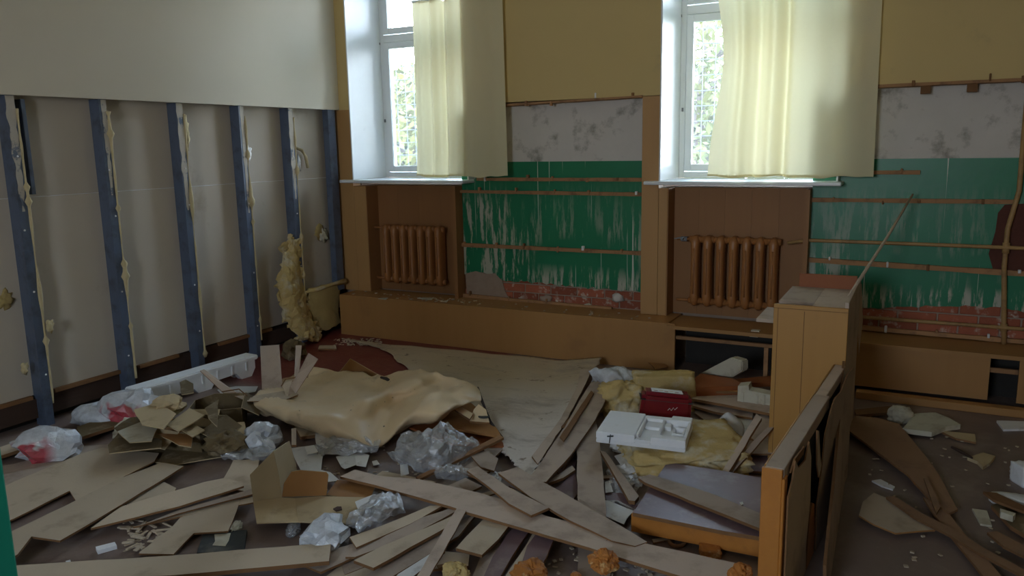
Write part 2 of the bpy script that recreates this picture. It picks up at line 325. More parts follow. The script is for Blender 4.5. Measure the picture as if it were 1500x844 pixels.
def upright(name, label, cat, base, z0, pts, t=.01, m='card', edge='card', lean=0.0, parent=None):
    """panel standing on its bottom edge (two frame points at height z0); pts are the outline"""
    a, b = onz(*base[0], z0), onz(*base[1], z0); d = (b-a).normalized(); n = Vector((d.y, -d.x, 0))
    if n.dot(CAM-a) < 0: n = -n
    n = (n + Vector((0, 0, lean))).normalized()
    P = [onplane(x, y, a, n) for x, y in pts]
    bm = bmesh.new(); prism(bm, P, -n*t); o = bmobj(name, bm, [m, edge], parent)
    if parent is None: tag(o, label, cat)
    elif label: o['label'] = label
    return o
def cr(p0, p1, p2, p3, t):
    return .5*((2*p1)+(p2-p0)*t+(2*p0-5*p1+4*p2-p3)*t*t+(3*p1-p0-3*p2+p3)*t**3)
def gridsurf(grid, n=6):
    """grid of Vectors (rows) -> smooth dense grid"""
    def line(a):
        o = []
        for i in range(len(a)-1):
            p = [a[max(i-1, 0)], a[i], a[i+1], a[min(i+2, len(a)-1)]]
            o += [cr(*p, k/n) for k in range(n)]
        return o+[a[-1]]
    rows = [line(r) for r in grid]; cols = [line([r[c] for r in rows]) for c in range(len(rows[0]))]
    return [[cols[c][r] for c in range(len(cols))] for r in range(len(cols[0]))]
def sheet(name, label, cat, grid, m, n=6, wr=0.0, ws=8, thick=.004, crease=0, flat=False, parent=None, minz=.004, px=True, ragz=.0, edge=None):
    G = [[onz(*c[:2], c[2]) if px else Vector(c) for c in r] for r in grid]; D = gridsurf(G, n); bm = bmesh.new()
    V = []; rnd = random.Random(len(label or name)); nr, nc = len(D), len(D[0])
    for i, r in enumerate(D):
        row = []
        for j, p in enumerate(r):
            q = p.copy()
            if wr:
                k = noise.noise(p*ws); 
                if crease: k = (1-abs(noise.noise(p*ws+Vector((3, 7, 1))))*2.2)*.6+k*.5+noise.noise(p*ws*2.7)*.35
                q += Vector((noise.noise(p*ws+Vector((9, 0, 0)))*.4, noise.noise(p*ws+Vector((0, 9, 0)))*.4, k))*wr
            if ragz and (i in (0, nr-1) or j in (0, nc-1)): q += Vector((rnd.uniform(-1, 1), rnd.uniform(-1, 1), 0))*ragz
            q.z = max(q.z, minz); row.append(bm.verts.new(q))
        V.append(row)
    for i in range(nr-1):
        for j in range(nc-1): bm.faces.new((V[i][j], V[i+1][j], V[i+1][j+1], V[i][j+1]))
    if flat: bmesh.ops.triangulate(bm, faces=bm.faces[:])
    o = bmobj(name, bm, m, parent, smooth=not flat)
    if thick:
        s = o.modifiers.new('thickness', 'SOLIDIFY'); s.thickness = thick; s.offset = 0
    if parent is None: tag(o, label, cat)
    return o
def lump(name, label, cat, c, size, m, seed=0, amp=.25, freq=2.5, sub=4, flat=True, ridge=True, rz=0, parent=None, box_=0.0, smooth=True, tilt=0):
    """irregular body: crumpled bag, foam lump, chunk of wool. box_ 0 = round, 1 = box-like"""
    bm = bmesh.new(); bmesh.ops.create_icosphere(bm, subdivisions=sub, radius=1)
    s = Vector((seed*3.1, seed*1.7, seed*.9))
    for v in bm.verts:
        p = v.co.copy()
        if box_:
            mxx = max(abs(p.x), abs(p.y), abs(p.z)); q = p/mxx; p = p.lerp(q, box_)
        k = noise.noise(v.co*freq+s)
        if ridge: w_ = v.co+Vector((noise.noise(v.co*1.3+s), noise.noise(v.co*1.3-s), 0))*.5; k = .5-abs(noise.noise(w_*freq*.8+s))*2.0+.45*(.5-abs(noise.noise(w_*freq*1.9-s))*2)+.2*(.5-abs(noise.noise(w_*freq*4-s))*2)
        else: k += .4*noise.noise(v.co*freq*4+s)
        p *= 1+amp*k
        v.co = Vector((p.x*size[0]/2, p.y*size[1]/2, p.z*size[2]/2))
        if flat: v.co.z = max(v.co.z, -size[2]*.36)
    zm = min(v.co.z for v in bm.verts)
    Rm = Matrix.Rotation(rz, 3, 'Z') @ Matrix.Rotation(tilt, 3, 'Y')
    for v in bm.verts: v.co = Rm @ (v.co-Vector((0, 0, zm)))+Vector(c)
    o = bmobj(name, bm, m, parent, smooth=smooth)
    if parent is None: tag(o, label, cat)
    return o

# ================================================================== ROOM SHELL
XL, YP, YG, YN, ZT, ZC = -4.98, 6.07, 6.20, 6.28, 2.11, 3.75
bm = bmesh.new(); bx(bm, -5.4, 5.2, -3.3, 7.0, -.12, 0)
struct(bmobj('floor', bm, 'floor'), 'worn brown painted floor under the debris, dark red in the far left corner', 'floor')
bm = bmesh.new(); bx(bm, -5.4, 5.2, -3.3, 7.0, ZC, ZC+.12)
struct(bmobj('ceiling', bm, 'ceiling'), 'plain whitewashed ceiling above the frame', 'ceiling')
# left wall: finished sheet above, stripped bay below
bm = bmesh.new(); bx(bm, -5.36, -5.16, -3.3, 6.5, 0, ZC)
WL = struct(bmobj('wall_left', bm, 'void'), 'left wall with pale board above and a stripped lower bay with metal studs')
box('upper_board', XL-.025, XL, -3.3, 6.07, ZT, ZC, 'left_paint', WL)['label'] = 'pale cream smooth upper wall board'
YS = [1.77, 2.39, 3.0, 3.62, 4.25, 4.86, 5.43]
pe = [-3.3, -1.25, -.05, 1.17, 2.39, 3.62, 4.86, 6.07]
for a, b in zip(pe, pe[1:]):
    box('panel', -5.16, -5.10, a+.0005, b-.0005, .2, 1.478, 'gyps_back', WL)
    box('panel', -5.16, -5.103, a+.0005, b-.0005, 1.484, ZC, 'gyps_back', WL)
box('panel_joint', -5.16, -5.101, -3.3, 6.07, 1.479, 1.483, 'paper', WL)
bm = bmesh.new(); rnd = random.Random(3)
y = -3.3
while y < 6.0:
    L = rnd.uniform(.5, 1.3); bx(bm, -5.16, -5.075-rnd.uniform(0, .02), y, min(y+L, 6.06), .04+rnd.uniform(0, .01), .175+rnd.uniform(-.012, .015)); y += L+.004
struct(bmobj('baseboard_left', bm, 'dark_wood'), 'dark rotten plank along the foot of the left wall', 'baseboard')
bm = bmesh.new()
for (a, b, z) in ((2.2, 2.95, .19), (3.1, 3.6, .195), (3.75, 4.1, .19), (4.5, 5.1, .185)): bx(bm, -5.1, -5.07, a, b, z-.012, z+.012)
struct(bmobj('trim_1', bm, 'edge'), 'splintered brown lath strip above the dark plank on the left', 'trim')
def stud(y, w=.056, i=0):
    bm = bmesh.new()   # C-section: front face to the room with two flanges
    bx(bm, -5.006, -5.0, y-w/2, y+w/2, 0.0, ZT); bx(bm, -5.10, -5.006, y-w/2, y-w/2+.004, 0.0, ZT); bx(bm, -5.10, -5.006, y+w/2-.004, y+w/2, 0.0, ZT)
    s = bmobj('stud', bm, 'steel', WL)
    # remains of joint plaster on the upper half
    bm = bmesh.new(); r = random.Random(i+5); n = 26; L = []; Rr = []
    zt, zb = ZT-.003, ZT-r.uniform(.5, 1.15)
    for k in range(n+1):
        z = zt+(zb-zt)*k/n; wl_ = w*(.5-.35*(k/n)**2)+noise.noise(Vector((k*.35, i, 0)))*.02
        L.append(Vector((-4.9985, y-wl_ * (.4 if i % 2 else 1), z))); Rr.append(Vector((-4.9985, y+min(w/2, wl_), z)))
    prism(bm, L+Rr[::-1], Vector((-.0012, 0, 0))); bmobj('plaster_skim', bm, ['stud_plaster', 'stud_plaster'], s)
    # bead of mounting foam down the far flange
    bm = bmesh.new(); P = []; RR = []; z = ZT-.05
    while z > .14:
        z -= .03; g = noise.noise(Vector((i*5, z*4, 0))); P.append((-5.002+noise.noise(Vector((i, z*9, 3)))*.008, y+w/2+.008, z)); RR.append(max(.003, .009+g*.018+(.014 if r.random() > .93 else 0)))
    tube(bm, P, RR, 7); bmobj('foam_bead', bm, 'foam', s, smooth=True)
    bm = bmesh.new()
    for k in range(4):
        z = .35+.45*k+r.uniform(-.1, .1); bmesh.ops.create_icosphere(bm, subdivisions=1, radius=.007, matrix=Matrix.Translation((-4.998, y+r.uniform(-.012, .012), z)))
    bmobj('screw_head', bm, 'paper', s)
for i, y in enumerate(YS): stud(y, i=i)
bm = bmesh.new(); bx(bm, -5.06, -4.995, 5.92, 6.02, .4, ZT); bmobj('stud', bm, 'steel', WL)['label'] = 'mouldy dark corner stud'
# half-hidden second profile beside the leftmost stud
bm = bmesh.new(); bx(bm, -5.10, -5.03, 3.085, 3.09, 1.5, ZT-.02); bx(bm, -5.034, -5.03, 3.09, 3.11, 1.5, ZT-.02); bmobj('stud_flange', bm, 'steel', WL)
# foam patches stuck on the left wall panels
def foam_patch(px, py, s, seed, x=-5.09, m='foam'):
    p = onx(px, py, x); bm = bmesh.new(); bmesh.ops.create_icosphere(bm, subdivisions=3, radius=1); sd = Vector((seed, seed*2, 0))
    for v in bm.verts:
        k = 1+.7*noise.noise(v.co*2.2+sd)+.3*noise.noise(v.co*6+sd); v.co = Vector((v.co.x*.015*k, v.co.y*s[0]*k, v.co.z*s[1]*k))+p
    return bmobj('foam_patch', bm, m, WL, smooth=True)
foam_patch(363, 225, (.035, .06), 1, m='paper'); foam_patch(474, 345, (.06, .06), 2, m='eps_old'); foam_patch(468, 340, (.07, .07), 7, x=-5.1, m='wool_paper')
foam_patch(437, 240, (.02, .07), 4, m='paper'); foam_patch(37, 415, (.02, .03), 5, m='wool_paper'); foam_patch(6, 440, (.05, .06), 6, x=-5.102, m='wool_paper')
foam_patch(271, 195, (.035, .12), 8, x=-5.03, m='foam'); foam_patch(36, 540, (.02, .035), 9, x=-5.02); foam_patch(73, 478, (.02, .04), 9, x=-4.99)
bm = bmesh.new(); a = [onx(x, y, -5.07) for x, y in ((434, 217), (442, 220), (448, 230), (451, 246))]; tube(bm, a, [.012, .016, .016, .014], 7); bmobj('foam_crescent', bm, 'foam', WL, smooth=True)

# back wall masonry
GAP1, GAP2 = (-4.86, -3.58), (-1.86, -.56); ZS = 1.43; ZL = 3.62
bm = bmesh.new()
for x0, x1 in ((-5.36, GAP1[0]), (GAP1[1], GAP2[0]), (GAP2[1], 5.2)): bx(bm, x0, x1, YG, 6.8, 0, ZC)
for g in (GAP1, GAP2): bx(bm, g[0], g[1], YN, 6.8, 0, ZS-.03); bx(bm, g[0], g[1], YG, 6.8, ZL, ZC)
WB = struct(bmobj('wall_back', bm, 'mortar'), 'back wall with two windows, stripped to green paint and brick below')
for x0, x1 in ((XL-.2, GAP1[0]), (GAP1[1], GAP2[0]), (GAP2[1], 5.2)):
    box('upper_board', x0, x1, YP, YG-.001, ZT, ZC, 'cream_paint', WB)
for g in (GAP1, GAP2):
    box('upper_board', g[0], g[1], YP, YG-.001, ZL, ZC, 'cream_paint', WB)
    bm = bmesh.new(); zz = ZS+.03
    for x, s in ((g[0], -1), (g[1], 1)):   # splayed white reveals
        prism(bm, [Vector((x, YP-.004, zz)), Vector((x+s*.05*1, 6.64, zz)), Vector((x+s*.08, 6.64, zz)), Vector((x+s*.004, YP-.004, zz))] if False else
              [Vector((x, YP-.006, zz)), Vector((x, 6.66, zz)), Vector((x-s*.012, 6.66, zz)), Vector((x-s*.012, YP-.006, zz))], Vector((0, 0, ZL-zz)))
    bx(bm, g[0], g[1], YP-.006, 6.66, ZL-.012, ZL)
    bmobj('window_reveal', bm, ['white_paint', 'white_paint'], WB)
# plaster: white band and green dado with a broken lower edge
def plaster(x0, x1, zg, seed, zb):
    o = box('white_plaster', x0, x1, YG-.018, YG, 1.612, ZT-.01, 'plaster', WB)
    r = random.Random(seed); low = []; x = x0
    while x < x1:
        low.append(Vector((x, YG-.018, zb(x)+r.uniform(-.012, .012)))); x += r.uniform(.02, .05)
    low.append(Vector((x1, YG-.018, zb(x1))))
    bm = bmesh.new(); prism(bm, [Vector((x0, YG-.018, 1.612)), Vector((x1, YG-.018, 1.612))]+low[::-1], Vector((0, .018, 0)))
    bmesh.ops.triangulate(bm, faces=[f for f in bm.faces if len(f.verts) > 4])
    bmobj('green_plaster', bm, ['green', 'plaster'], WB)
plaster(-3.72, -2.0, 1.61, 1, lambda x: .60 if x < -3.62 else (.615 if x < -3.35 else .565-.02*(x+3.35)))
plaster(-.74, 3.2, 1.61, 2, lambda x: .575+.03*math.sin(x*4))
def bricks(x0, x1, z0, rows, seed, m='brick'):
    r = random.Random(seed)
    for k in range(rows):
        x = x0-(.13 if k % 2 else 0)
        while x < x1:
            a, b = max(x, x0), min(x+.25, x1)
            if b-a > .03:
                bm = bmesh.new(); d = r.uniform(-.003, .008); bx(bm, a, b-.011, YG-.012+d, YG+.03, z0+k*.077, z0+k*.077+.066, .004)
                bmobj('brick', bm, m, WB)
            x += .25
bricks(-3.72, -2.0, .392, 3, 4); bricks(-.74, 1.6, .392, 3, 5)
bm = bmesh.new(); P = [Vector((-3.70, YG-.021, .395)), Vector((-3.71, YG-.021, .6)), Vector((-3.6, YG-.021, .63)), Vector((-3.5, YG-.021, .61)), Vector((-3.4, YG-.021, .62)), Vector((-3.33, YG-.021, .56)), Vector((-3.3, YG-.021, .46)), Vector((-3.26, YG-.021, .395))]
prism(bm, P, Vector((0, .015, 0))); bmobj('bare_plaster_patch', bm, ['mortar', 'mortar'], WB)
for (px, py, s, m) in ((905, 436, (.055, .04), 'plaster'), (800, 438, (.06, .035), 'mortar'), (862, 448, (.04, .02), 'eps_old'), (690, 440, (.07, .02), 'mortar')):
    p = ony(px, py, YG-.022); bm = bmesh.new(); bmesh.ops.create_icosphere(bm, subdivisions=2, radius=1)
    for v in bm.verts: k = 1+.6*noise.noise(v.co*2.5+Vector((px, 0, 0))); v.co = Vector((v.co.x*s[0]*k, v.co.y*.02, v.co.z*s[1]*k))+p
    bmobj('plaster_lump', bm, m, WB, smooth=True)
# brown hole in the plaster on the far right
P = [ony(x, y, YG-.022) for x, y in ((1462, 312), (1472, 300), (1540, 296), (1540, 400), (1455, 396), (1448, 372), (1458, 340))]
bm = bmesh.new(); prism(bm, P, Vector((0, .012, 0))); bmobj('bare_brick_patch', bm, ['dark_brick', 'dark_brick'], WB)
# columns, niche linings
def panel(x0, x1, z0, z1, m='fibre_light', y0=YP, y1=YG-.02, bev=.002): return box('panel', x0, x1, y0, y1, z0, z1, m, WB, bev)
panel(-5.12, -4.862, .385, ZT); panel(-4.86, -4.72, .385, ZS-.03)
panel(-2.0, -1.862, .387, ZT-.003, y1=YG+.0); panel(-1.86, -1.79, .387, ZS-.03, y1=YG)
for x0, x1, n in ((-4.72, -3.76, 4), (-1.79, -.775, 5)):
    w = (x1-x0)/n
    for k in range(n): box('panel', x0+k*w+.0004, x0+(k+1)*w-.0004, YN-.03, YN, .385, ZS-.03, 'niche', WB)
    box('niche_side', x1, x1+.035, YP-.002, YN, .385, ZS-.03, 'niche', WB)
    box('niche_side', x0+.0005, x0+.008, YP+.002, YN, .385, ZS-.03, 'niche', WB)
# masonry shows only where niches sit inside the wall opening
# battens
def batten(x0, x1, z0, z1, h=.028, d=.03, name='batten', seed=0, m='batten'):
    r = random.Random(int((x0+z0*7)*100)); bm = bmesh.new(); n = max(2, int((x1-x0)/.12)); y1 = YG-.018; y0 = y1-d; prev = None
    for k in range(n+1):
        t = k/n; x = x0+(x1-x0)*t; z = z0+(z1-z0)*t; hh = h/2*(1+r.uniform(-.14, .14)); e = r.uniform(-.002, .002)
        ring = [bm.verts.new((x, y0+e, z-hh)), bm.verts.new((x, y1, z-hh)), bm.verts.new((x, y1, z+hh)), bm.verts.new((x, y0+e, z+hh))]
        if prev:
            for q in range(4): bm.faces.new((prev[q], prev[(q+1) % 4], ring[(q+1) % 4], ring[q]))
        else: bm.faces.new(ring[::-1])
        prev = ring
    bm.faces.new(prev); bmesh.ops.recalc_face_normals(bm, faces=bm.faces[:]); o = bmobj(name, bm, m, WB)
    for k in range(max(1, int((x1-x0)/.3))):   # dowel stubs and nails left sticking out
        x = x0+(k+.5+r.uniform(-.3, .3))*(x1-x0)/max(1, int((x1-x0)/.3)); z = z0+(z1-z0)*(x-x0)/(x1-x0)
        bm = bmesh.new(); w = r.uniform(.01, .022); hh = r.uniform(.02, .05); zz = z+r.uniform(-.03, .01); bx(bm, x-w/2, x+w/2, y0-.008, y0+.02, zz, zz+hh, .003)
        bmobj('wedge', bm, r.choice(['batten', 'paper', 'batten', 'edge']), o)
    return o
batten(-3.55, -2.0, 1.462, 1.462); batten(-3.76, -2.0, 1.352, 1.345); batten(-3.80, -2.0, .868, .868, .032); batten(-3.76, -2.28, .40, .386, .03)
batten(-.36, -.047, 1.518, 1.518); batten(-.76, .52, 1.32, 1.326); batten(-.78, .70, .879, .85, .034); batten(-.42, 1.6, .40, .385, .03)
batten(-3.2, -2.0, 2.088, 2.108, .016, .12, 'batten'); batten(-.56, 3.2, ZT-.008, ZT-.008, .02, .125); batten(-3.6, -3.2, 2.086, 2.086, .016, .1)
for x in (-.05, .22): box('bracket', x-.03, x+.03, YP+.01, YP+.06, 2.04, 2.1, 'edge', WB)
# ledge along the foot of the back wall
bm = bmesh.new(); bx(bm, -4.90, -1.64, 5.82, 5.84, 0, .385, .002)
LG = bmobj('boxed_ledge', bm, 'fibre'); LG['kind'] = 'structure'; LG['label'] = 'low boxed-in fibreboard ledge along the foot of the back wall'; LG['category'] = 'ledge'
box('ledge_top', -4.90, -1.70, 5.84, YG, .362, .3845, 'fibre', LG); box('ledge_top', -1.70, 3.2, 5.80, YG, .345, .372, 'fibre', LG)
box('ledge_end', -4.90, -4.88, 5.84, YG, 0, .36, 'fibre', LG)
box('front_panel', -.76, .44, 5.82, 5.84, .06, .345, 'fibre', LG); box('front_panel', .60, 3.2, 5.82, 5.84, .06, .345, 'fibre', LG)
box('batten', -1.64, -.7, 5.85, 5.875, .26, .285, 'batten', LG); box('batten', .43, .62, 5.85, 5.875, .24, .27, 'batten', LG)
box('batten', -.98, -.95, 5.84, 5.87, 0, .26, 'batten', LG)
box('void_back', -1.64, 3.2, 6.15, 6.19, 0, .345, 'void', LG)  # dark sheet painting the shade inside the ledge opening
for px, py in ((1008, 482), (1106, 487), (1104, 492), (1000, 480)):
    p = ony(px, py, 5.85); lumpname = 'debris_crumb'
    bm = bmesh.new(); bx(bm, p.x-.03, p.x+.03, 5.85, 5.9, p.z-.01, p.z+.012); bmobj('paper_scrap', bm, 'eps_old', LG)
bm = bmesh.new(); bx(bm, -.34, 3.2, 5.70, 5.78, 0, .05, .004); bx(bm, -.30, 3.2, 5.785, 5.815, 0, .03)
struct(bmobj('trim_2', bm, 'fibre'), 'brown floor batten along the ledge on the right', 'trim')
# other walls, out of frame, rear wall with an opening added for fill light
bm = bmesh.new(); bx(bm, 5.0, 5.2, -3.3, 7.0, 0, ZC); struct(bmobj('wall_right', bm, 'cream_paint'), 'cream right wall outside the frame')
bm = bmesh.new()
bx(bm, -5.36, -1.8, -3.3, -3.1, 0, ZC); bx(bm, -.6, 5.2, -3.3, -3.1, 0, ZC); bx(bm, -1.8, -.6, -3.3, -3.1, 0, 1.6); bx(bm, -1.8, -.6, -3.3, -3.1, 2.8, ZC)
struct(bmobj('wall_rear', bm, 'cream_paint'), 'cream rear wall behind the camera with one window opening')

# ------------------------------------------------------------------ windows
def window(idx, g, label):
    x0, x1 = g[0]+.012, g[1]-.012; y = 6.58; zb = ZS+.03
    bm = bmesh.new(); f = .045; d = .09
    bx(bm, x0, x0+f, y, y+d, zb, ZL-.012, .003); bx(bm, x1-f, x1, y, y+d, zb, ZL-.012, .003)
    bx(bm, x0+f, x1-f, y, y+d, zb, zb+.05, .003); bx(bm, x0+f, x1-f, y, y+d, 2.76, 2.83, .003)
    xm = (x0+x1)/2; bx(bm, xm-.03, xm+.03, y, y+d, zb+.05, 2.76, .003)
    w = bmobj('window_%d' % idx, bm, 'white_paint'); struct(w, label, 'window')
    zsplit = 2.76
    for a, b in ((x0+f+.004, xm-.034), (xm+.034, x1-f-.004)):
        for z0, z1 in ((zb+.056, 2.755), (2.836, ZL-.02)):
            bm = bmesh.new(); s = .055
            bx(bm, a, a+s, y-.012, y+.04, z0, z1, .003); bx(bm, b-s, b, y-.012, y+.04, z0, z1, .003); bx(bm, a+s, b-s, y-.012, y+.04, z0, z0+s, .003); bx(bm, a+s, b-s, y-.012, y+.04, z1-s, z1, .003)
            sa = bmobj('sash', bm, 'white_paint', w)
            bm = bmesh.new(); bx(bm, a+s-.004, b-s+.004, y+.012, y+.016, z0+s-.004, z1-s+.004); bmobj('pane', bm, 'glass', w)
    bm = bmesh.new()   # wire security grille outside
    x = x0+.02; r = random.Random(idx)
    while x < x1: tube(bm, [(x+.01*noise.noise(Vector((x*9, z, idx))), 6.80, z) for z in [zb+.05+.2*k for k in range(11)]], .004, 5); x += .105
    z = zb+.09
    while z < ZL: tube(bm, [(x0+(x1-x0)*k/8, 6.806, z+.012*noise.noise(Vector((k, z*3, idx)))) for k in range(9)], .004, 5); z += .125
    bmobj('wire_grille', bm, 'wire', w)
    bm = bmesh.new(); bx(bm, x0+.02, x0+.03, y-.02, y, 2.0, 2.03)
    bx(bm, x0-.004, x0+.004, y-.012, y, 2.745, 2.765); bmobj('hinge', bm, 'wire', w)
    bm = bmesh.new(); bx(bm, g[0]-.10, g[1]-.01 if idx == 1 else g[1]+.03, 5.985, 6.59, ZS, ZS+.028, .006); s = bmobj('window_sill', bm, 'white_paint', w)
    return w
window(1, GAP1, 'left white window with wire grille outside, half behind its curtain')
window(2, GAP2, 'right white window with wire grille outside, mostly behind its curtain')

# ------------------------------------------------------------------ curtains
def curtain(label, xl, xr, folds, seed, y0=6.0, zb=1.493, edge=lambda z: 0):
    nz, nx = 40, 150; bm = bmesh.new(); V = []
    for i in range(nz+1):
        z = zb+(2.98-zb)*i/nz; t = (z-zb)/(2.98-zb); row = []  # cloth stops out of frame below the window head to admit extra skylight
        for j in range(nx+1):
            u = j/nx; a = xl(z); b = xr(z); x = a+(b-a)*u+edge(z)*(1-u)**5
            y = 0
            for (c, w, h) in folds: y += 1.4*h*math.exp(-((u-c-.006*math.sin(z*1.3+c*9))/w)**2)
            y += .008*noise.noise(Vector((u*9, z*.7, seed)))+.02*noise.noise(Vector((u*4, z*.5, seed+3)))*(1-t)
            yy = min(y0-y, 6.045); zz = z+(.006*math.sin(u*14+seed)+.004*math.sin(u*33) if i == 0 else 0)
            row.append(bm.verts.new((x, yy, zz)))
        V.append(row)
    for i in range(nz):
        for j in range(nx): bm.faces.new((V[i][j], V[i][j+1], V[i+1][j+1], V[i+1][j]))
    o = bmobj('curtain', bm, 'curtain', smooth=True); tag(o, label, 'curtain')
    bm = bmesh.new()   # stitched hem, a second layer of the cloth
    H = []
    for i, dz in ((0, .004), (1, .0)):
        H.append([bm.verts.new(Vector(V0)) for V0 in [(0, 0, 0)]*(nx+1)])
    me = o.data; off = o.location
    for j in range(nx+1):
        p = me.vertices[j].co+off; q = me.vertices[(nx+1)+j].co+off
        H[0][j].co = p+Vector((0, -.003, -.001)); H[1][j].co = p.lerp(q, .45)+Vector((0, -.003, 0))
    for j in range(nx): bm.faces.new((H[0][j], H[0][j+1], H[1][j+1], H[1][j]))
    bmobj('hem', bm, 'curtain', o, smooth=True)
    bm = bmesh.new(); tube(bm, [(xl(2.98), 6.0, 2.99), (xr(2.98)+.1, 6.0, 2.99)], .012, 8); r = bmobj('curtain_rail', bm, 'white_paint', o)
curtain('cream cloth curtain hanging over the right half of the left window', lambda z: -4.06-.02*(1.5-z if z < 1.8 else 0)-.05*max(0, 1.9-z), lambda z: -3.155-.012*(z-1.5),
        [(.12, .06, .03), (.25, .03, .045), (.33, .02, -.03), (.42, .035, .05), (.52, .03, -.02), (.62, .09, .02), (.9, .08, .02)], 1)
curtain('wide cream cloth curtain hanging over the right window', lambda z: -1.47, lambda z: -.33-.01*(z-1.5),
        [(.08, .05, .02), (.2, .04, .05), (.3, .03, -.03), (.4, .04, .06), (.47, .025, -.04), (.56, .08, .02), (.75, .09, .03), (.95, .06, -.01)], 2, edge=lambda z: .10*math.exp(-((z-2.35)/.5)**2))

# ------------------------------------------------------------------ radiators
def radiator(x0, label, n=7, valve='left'):
    root = empty('radiator', (x0, 6.16, .385)); tag(root, label, 'radiator')
    zt, zb = 1.035-.385, .475-.385; pitch = .0985
    for k in range(n):
        cx = (k+.5)*pitch; bm = bmesh.new()
        prof = [(zb-.004, .012, .02), (zb+.012, .028, .05), (zb+.05, .036, .066), (zb+.09, .0335, .068), (zb+.13, .032, .066), ((zb+zt)/2, .0315, .066), (zt-.13, .032, .066), (zt-.09, .0335, .068), (zt-.045, .037, .066), (zt-.012, .024, .052), (zt, .012, .022)]
        rings = []
        for z, hw, hd in prof:
            ring = []
            for q in range(16):
                t = 2*math.pi*q/16; c, s = math.cos(t), math.sin(t)
                ring.append(bm.verts.new((cx+hw*math.copysign(abs(c)**.7, c), hd*math.copysign(abs(s)**.7, s), z)))
            rings.append(ring)
        for A, B in zip(rings, rings[1:]):
            for q in range(16): bm.faces.new((A[q], A[(q+1) % 16], B[(q+1) % 16], B[q]))
        bm.faces.new(rings[0][::-1]); bm.faces.new(rings[-1])
        for z in (zb+.035, zt-.035): tube(bm, [(cx-pitch/2, 0, z), (cx+pitch/2, 0, z)], .026, 12)
        tube(bm, [(cx, -.067, zb+.1), (cx, -.070, (zb+zt)/2), (cx, -.067, zt-.1)], .007, 6)
        o = link('section', bpy.data.meshes.new('section'), 'radiator', root); bm.normal_update(); bm.to_mesh(o.data); bm.free()
        for p in o.data.polygons: p.use_smooth = True
    for z in (zb+.035, zt-.035):
        bm = bmesh.new()
        tube(bm, [(-.10, 0, z), (0, 0, z)], .011, 8)
        o = link('feed_pipe', bpy.data.meshes.new('p'), 'radiator', root); bm.to_mesh(o.data); bm.free()
        for p in o.data.polygons: p.use_smooth = True
    if valve:
        bm = bmesh.new(); z = zt-.035; tube(bm, [(-.07, 0, z), (-.02, 0, z)], .02, 8); tube(bm, [(-.05, -.005, z), (-.05, -.05, z+.01)], .01, 8); obox(bm, (-.11, -.055, z+.005), (-.03, -.05, z+.02), .012, .008)
        o = link('valve', bpy.data.meshes.new('v'), 'wire', root); bm.to_mesh(o.data); bm.free(); o['label'] = 'small grey metal valve'
    return root
radiator(-4.60, 'orange-brown cast iron radiator under the left window, in the niche by the corner', valve=None)
radiator(-1.63, 'orange-brown cast iron radiator with grey valve under the right window')
# pipes on the right green wall
root = empty('heating_pipe', (.53, 6.13, .372)); tag(root, 'brown painted heating pipes crossing the right green wall, with an upright riser', 'pipe')
def lpipe(nm, pts, r=.013):
    bm = bmesh.new(); tube(bm, [Vector(p)-root.location for p in pts], r, 10); o = link(nm, bpy.data.meshes.new(nm), 'rail_pipe', root); bm.to_mesh(o.data); bm.free()
    for p in o.data.polygons: p.use_smooth = True
lpipe('upper_pipe', [(-.89, 6.14, 1.0), (-.74, 6.11, 1.03), (0, 6.11, 1.03), (3.0, 6.11, 1.02)])
lpipe('lower_pipe', [(-.6, 6.11, .487), (.2, 6.11, .489), (3.0, 6.11, .485)])
lpipe('riser', [(.53, 6.13, 2.1), (.535, 6.13, 1.4), (.49, 6.12, 1.15), (.49, 6.12, .9), (.52, 6.13, .5), (.53, 6.13, .372)], .016)
lpipe('coupling', [(.49, 6.12, .99), (.49, 6.12, 1.06)], .023); lpipe('coupling', [(.52, 6.13, .46), (.52, 6.13, .51)], .023)

# ------------------------------------------------------------------ outside
bm = bmesh.new(); bx(bm, -40, 30, 7.2, 60, -1.2, -1.0); o = bmobj('outdoor_ground', bm, 'ground'); struct(o, 'ground outside the windows', 'ground')
def tree(x, y, h, r, seed, label):
    t = empty('tree', (x, y, -1)); tag(t, label, 'tree', None); rnd = random.Random(seed); bm = bmesh.new()
    tube(bm, [(0, 0, 0), (.1, .05, h*.3), (-.05, 0, h*.6), (.05, 0, h*.9)], [.16, .12, .08, .03], 8)
    for k in range(14):
        a = rnd.uniform(0, 6.28); z = h*rnd.uniform(.2, .8); L = r*rnd.uniform(.5, .95); tube(bm, [(0, 0, z), (math.cos(a)*L*.5, math.sin(a)*L*.5, z+.3), (math.cos(a)*L, math.sin(a)*L, z+.8)], [.04, .025, .01], 5)
    o = link('trunk', bpy.data.meshes.new('trunk'), 'bark', t); bm.to_mesh(o.data); bm.free()
    vs, fs = [], []
    for k in range(11000):
        while True:
            p = Vector((rnd.uniform(-1, 1), rnd.uniform(-1, 1), rnd.uniform(-1, 1)))
            if p.length < 1 and noise.noise(p*2.4+Vector((seed, 0, 0))) > -.12: break
        c = Vector((p.x*r, p.y*r, h*.52+p.z*h*.47)); d = Vector((rnd.gauss(0, 1), rnd.gauss(0, 1), rnd.gauss(0, 1))).normalized(); e = d.orthogonal().normalized(); s = rnd.uniform(.045, .09)
        b = len(vs); vs += [c-d*s, c+e*s*.5, c+d*s, c-e*s*.5]; fs.append((b, b+1, b+2, b+3))
    me = bpy.data.meshes.new('foliage'); me.from_pydata(vs, [], fs); o = link('foliage', me, 'leaf', t); o['kind'] = 'stuff'
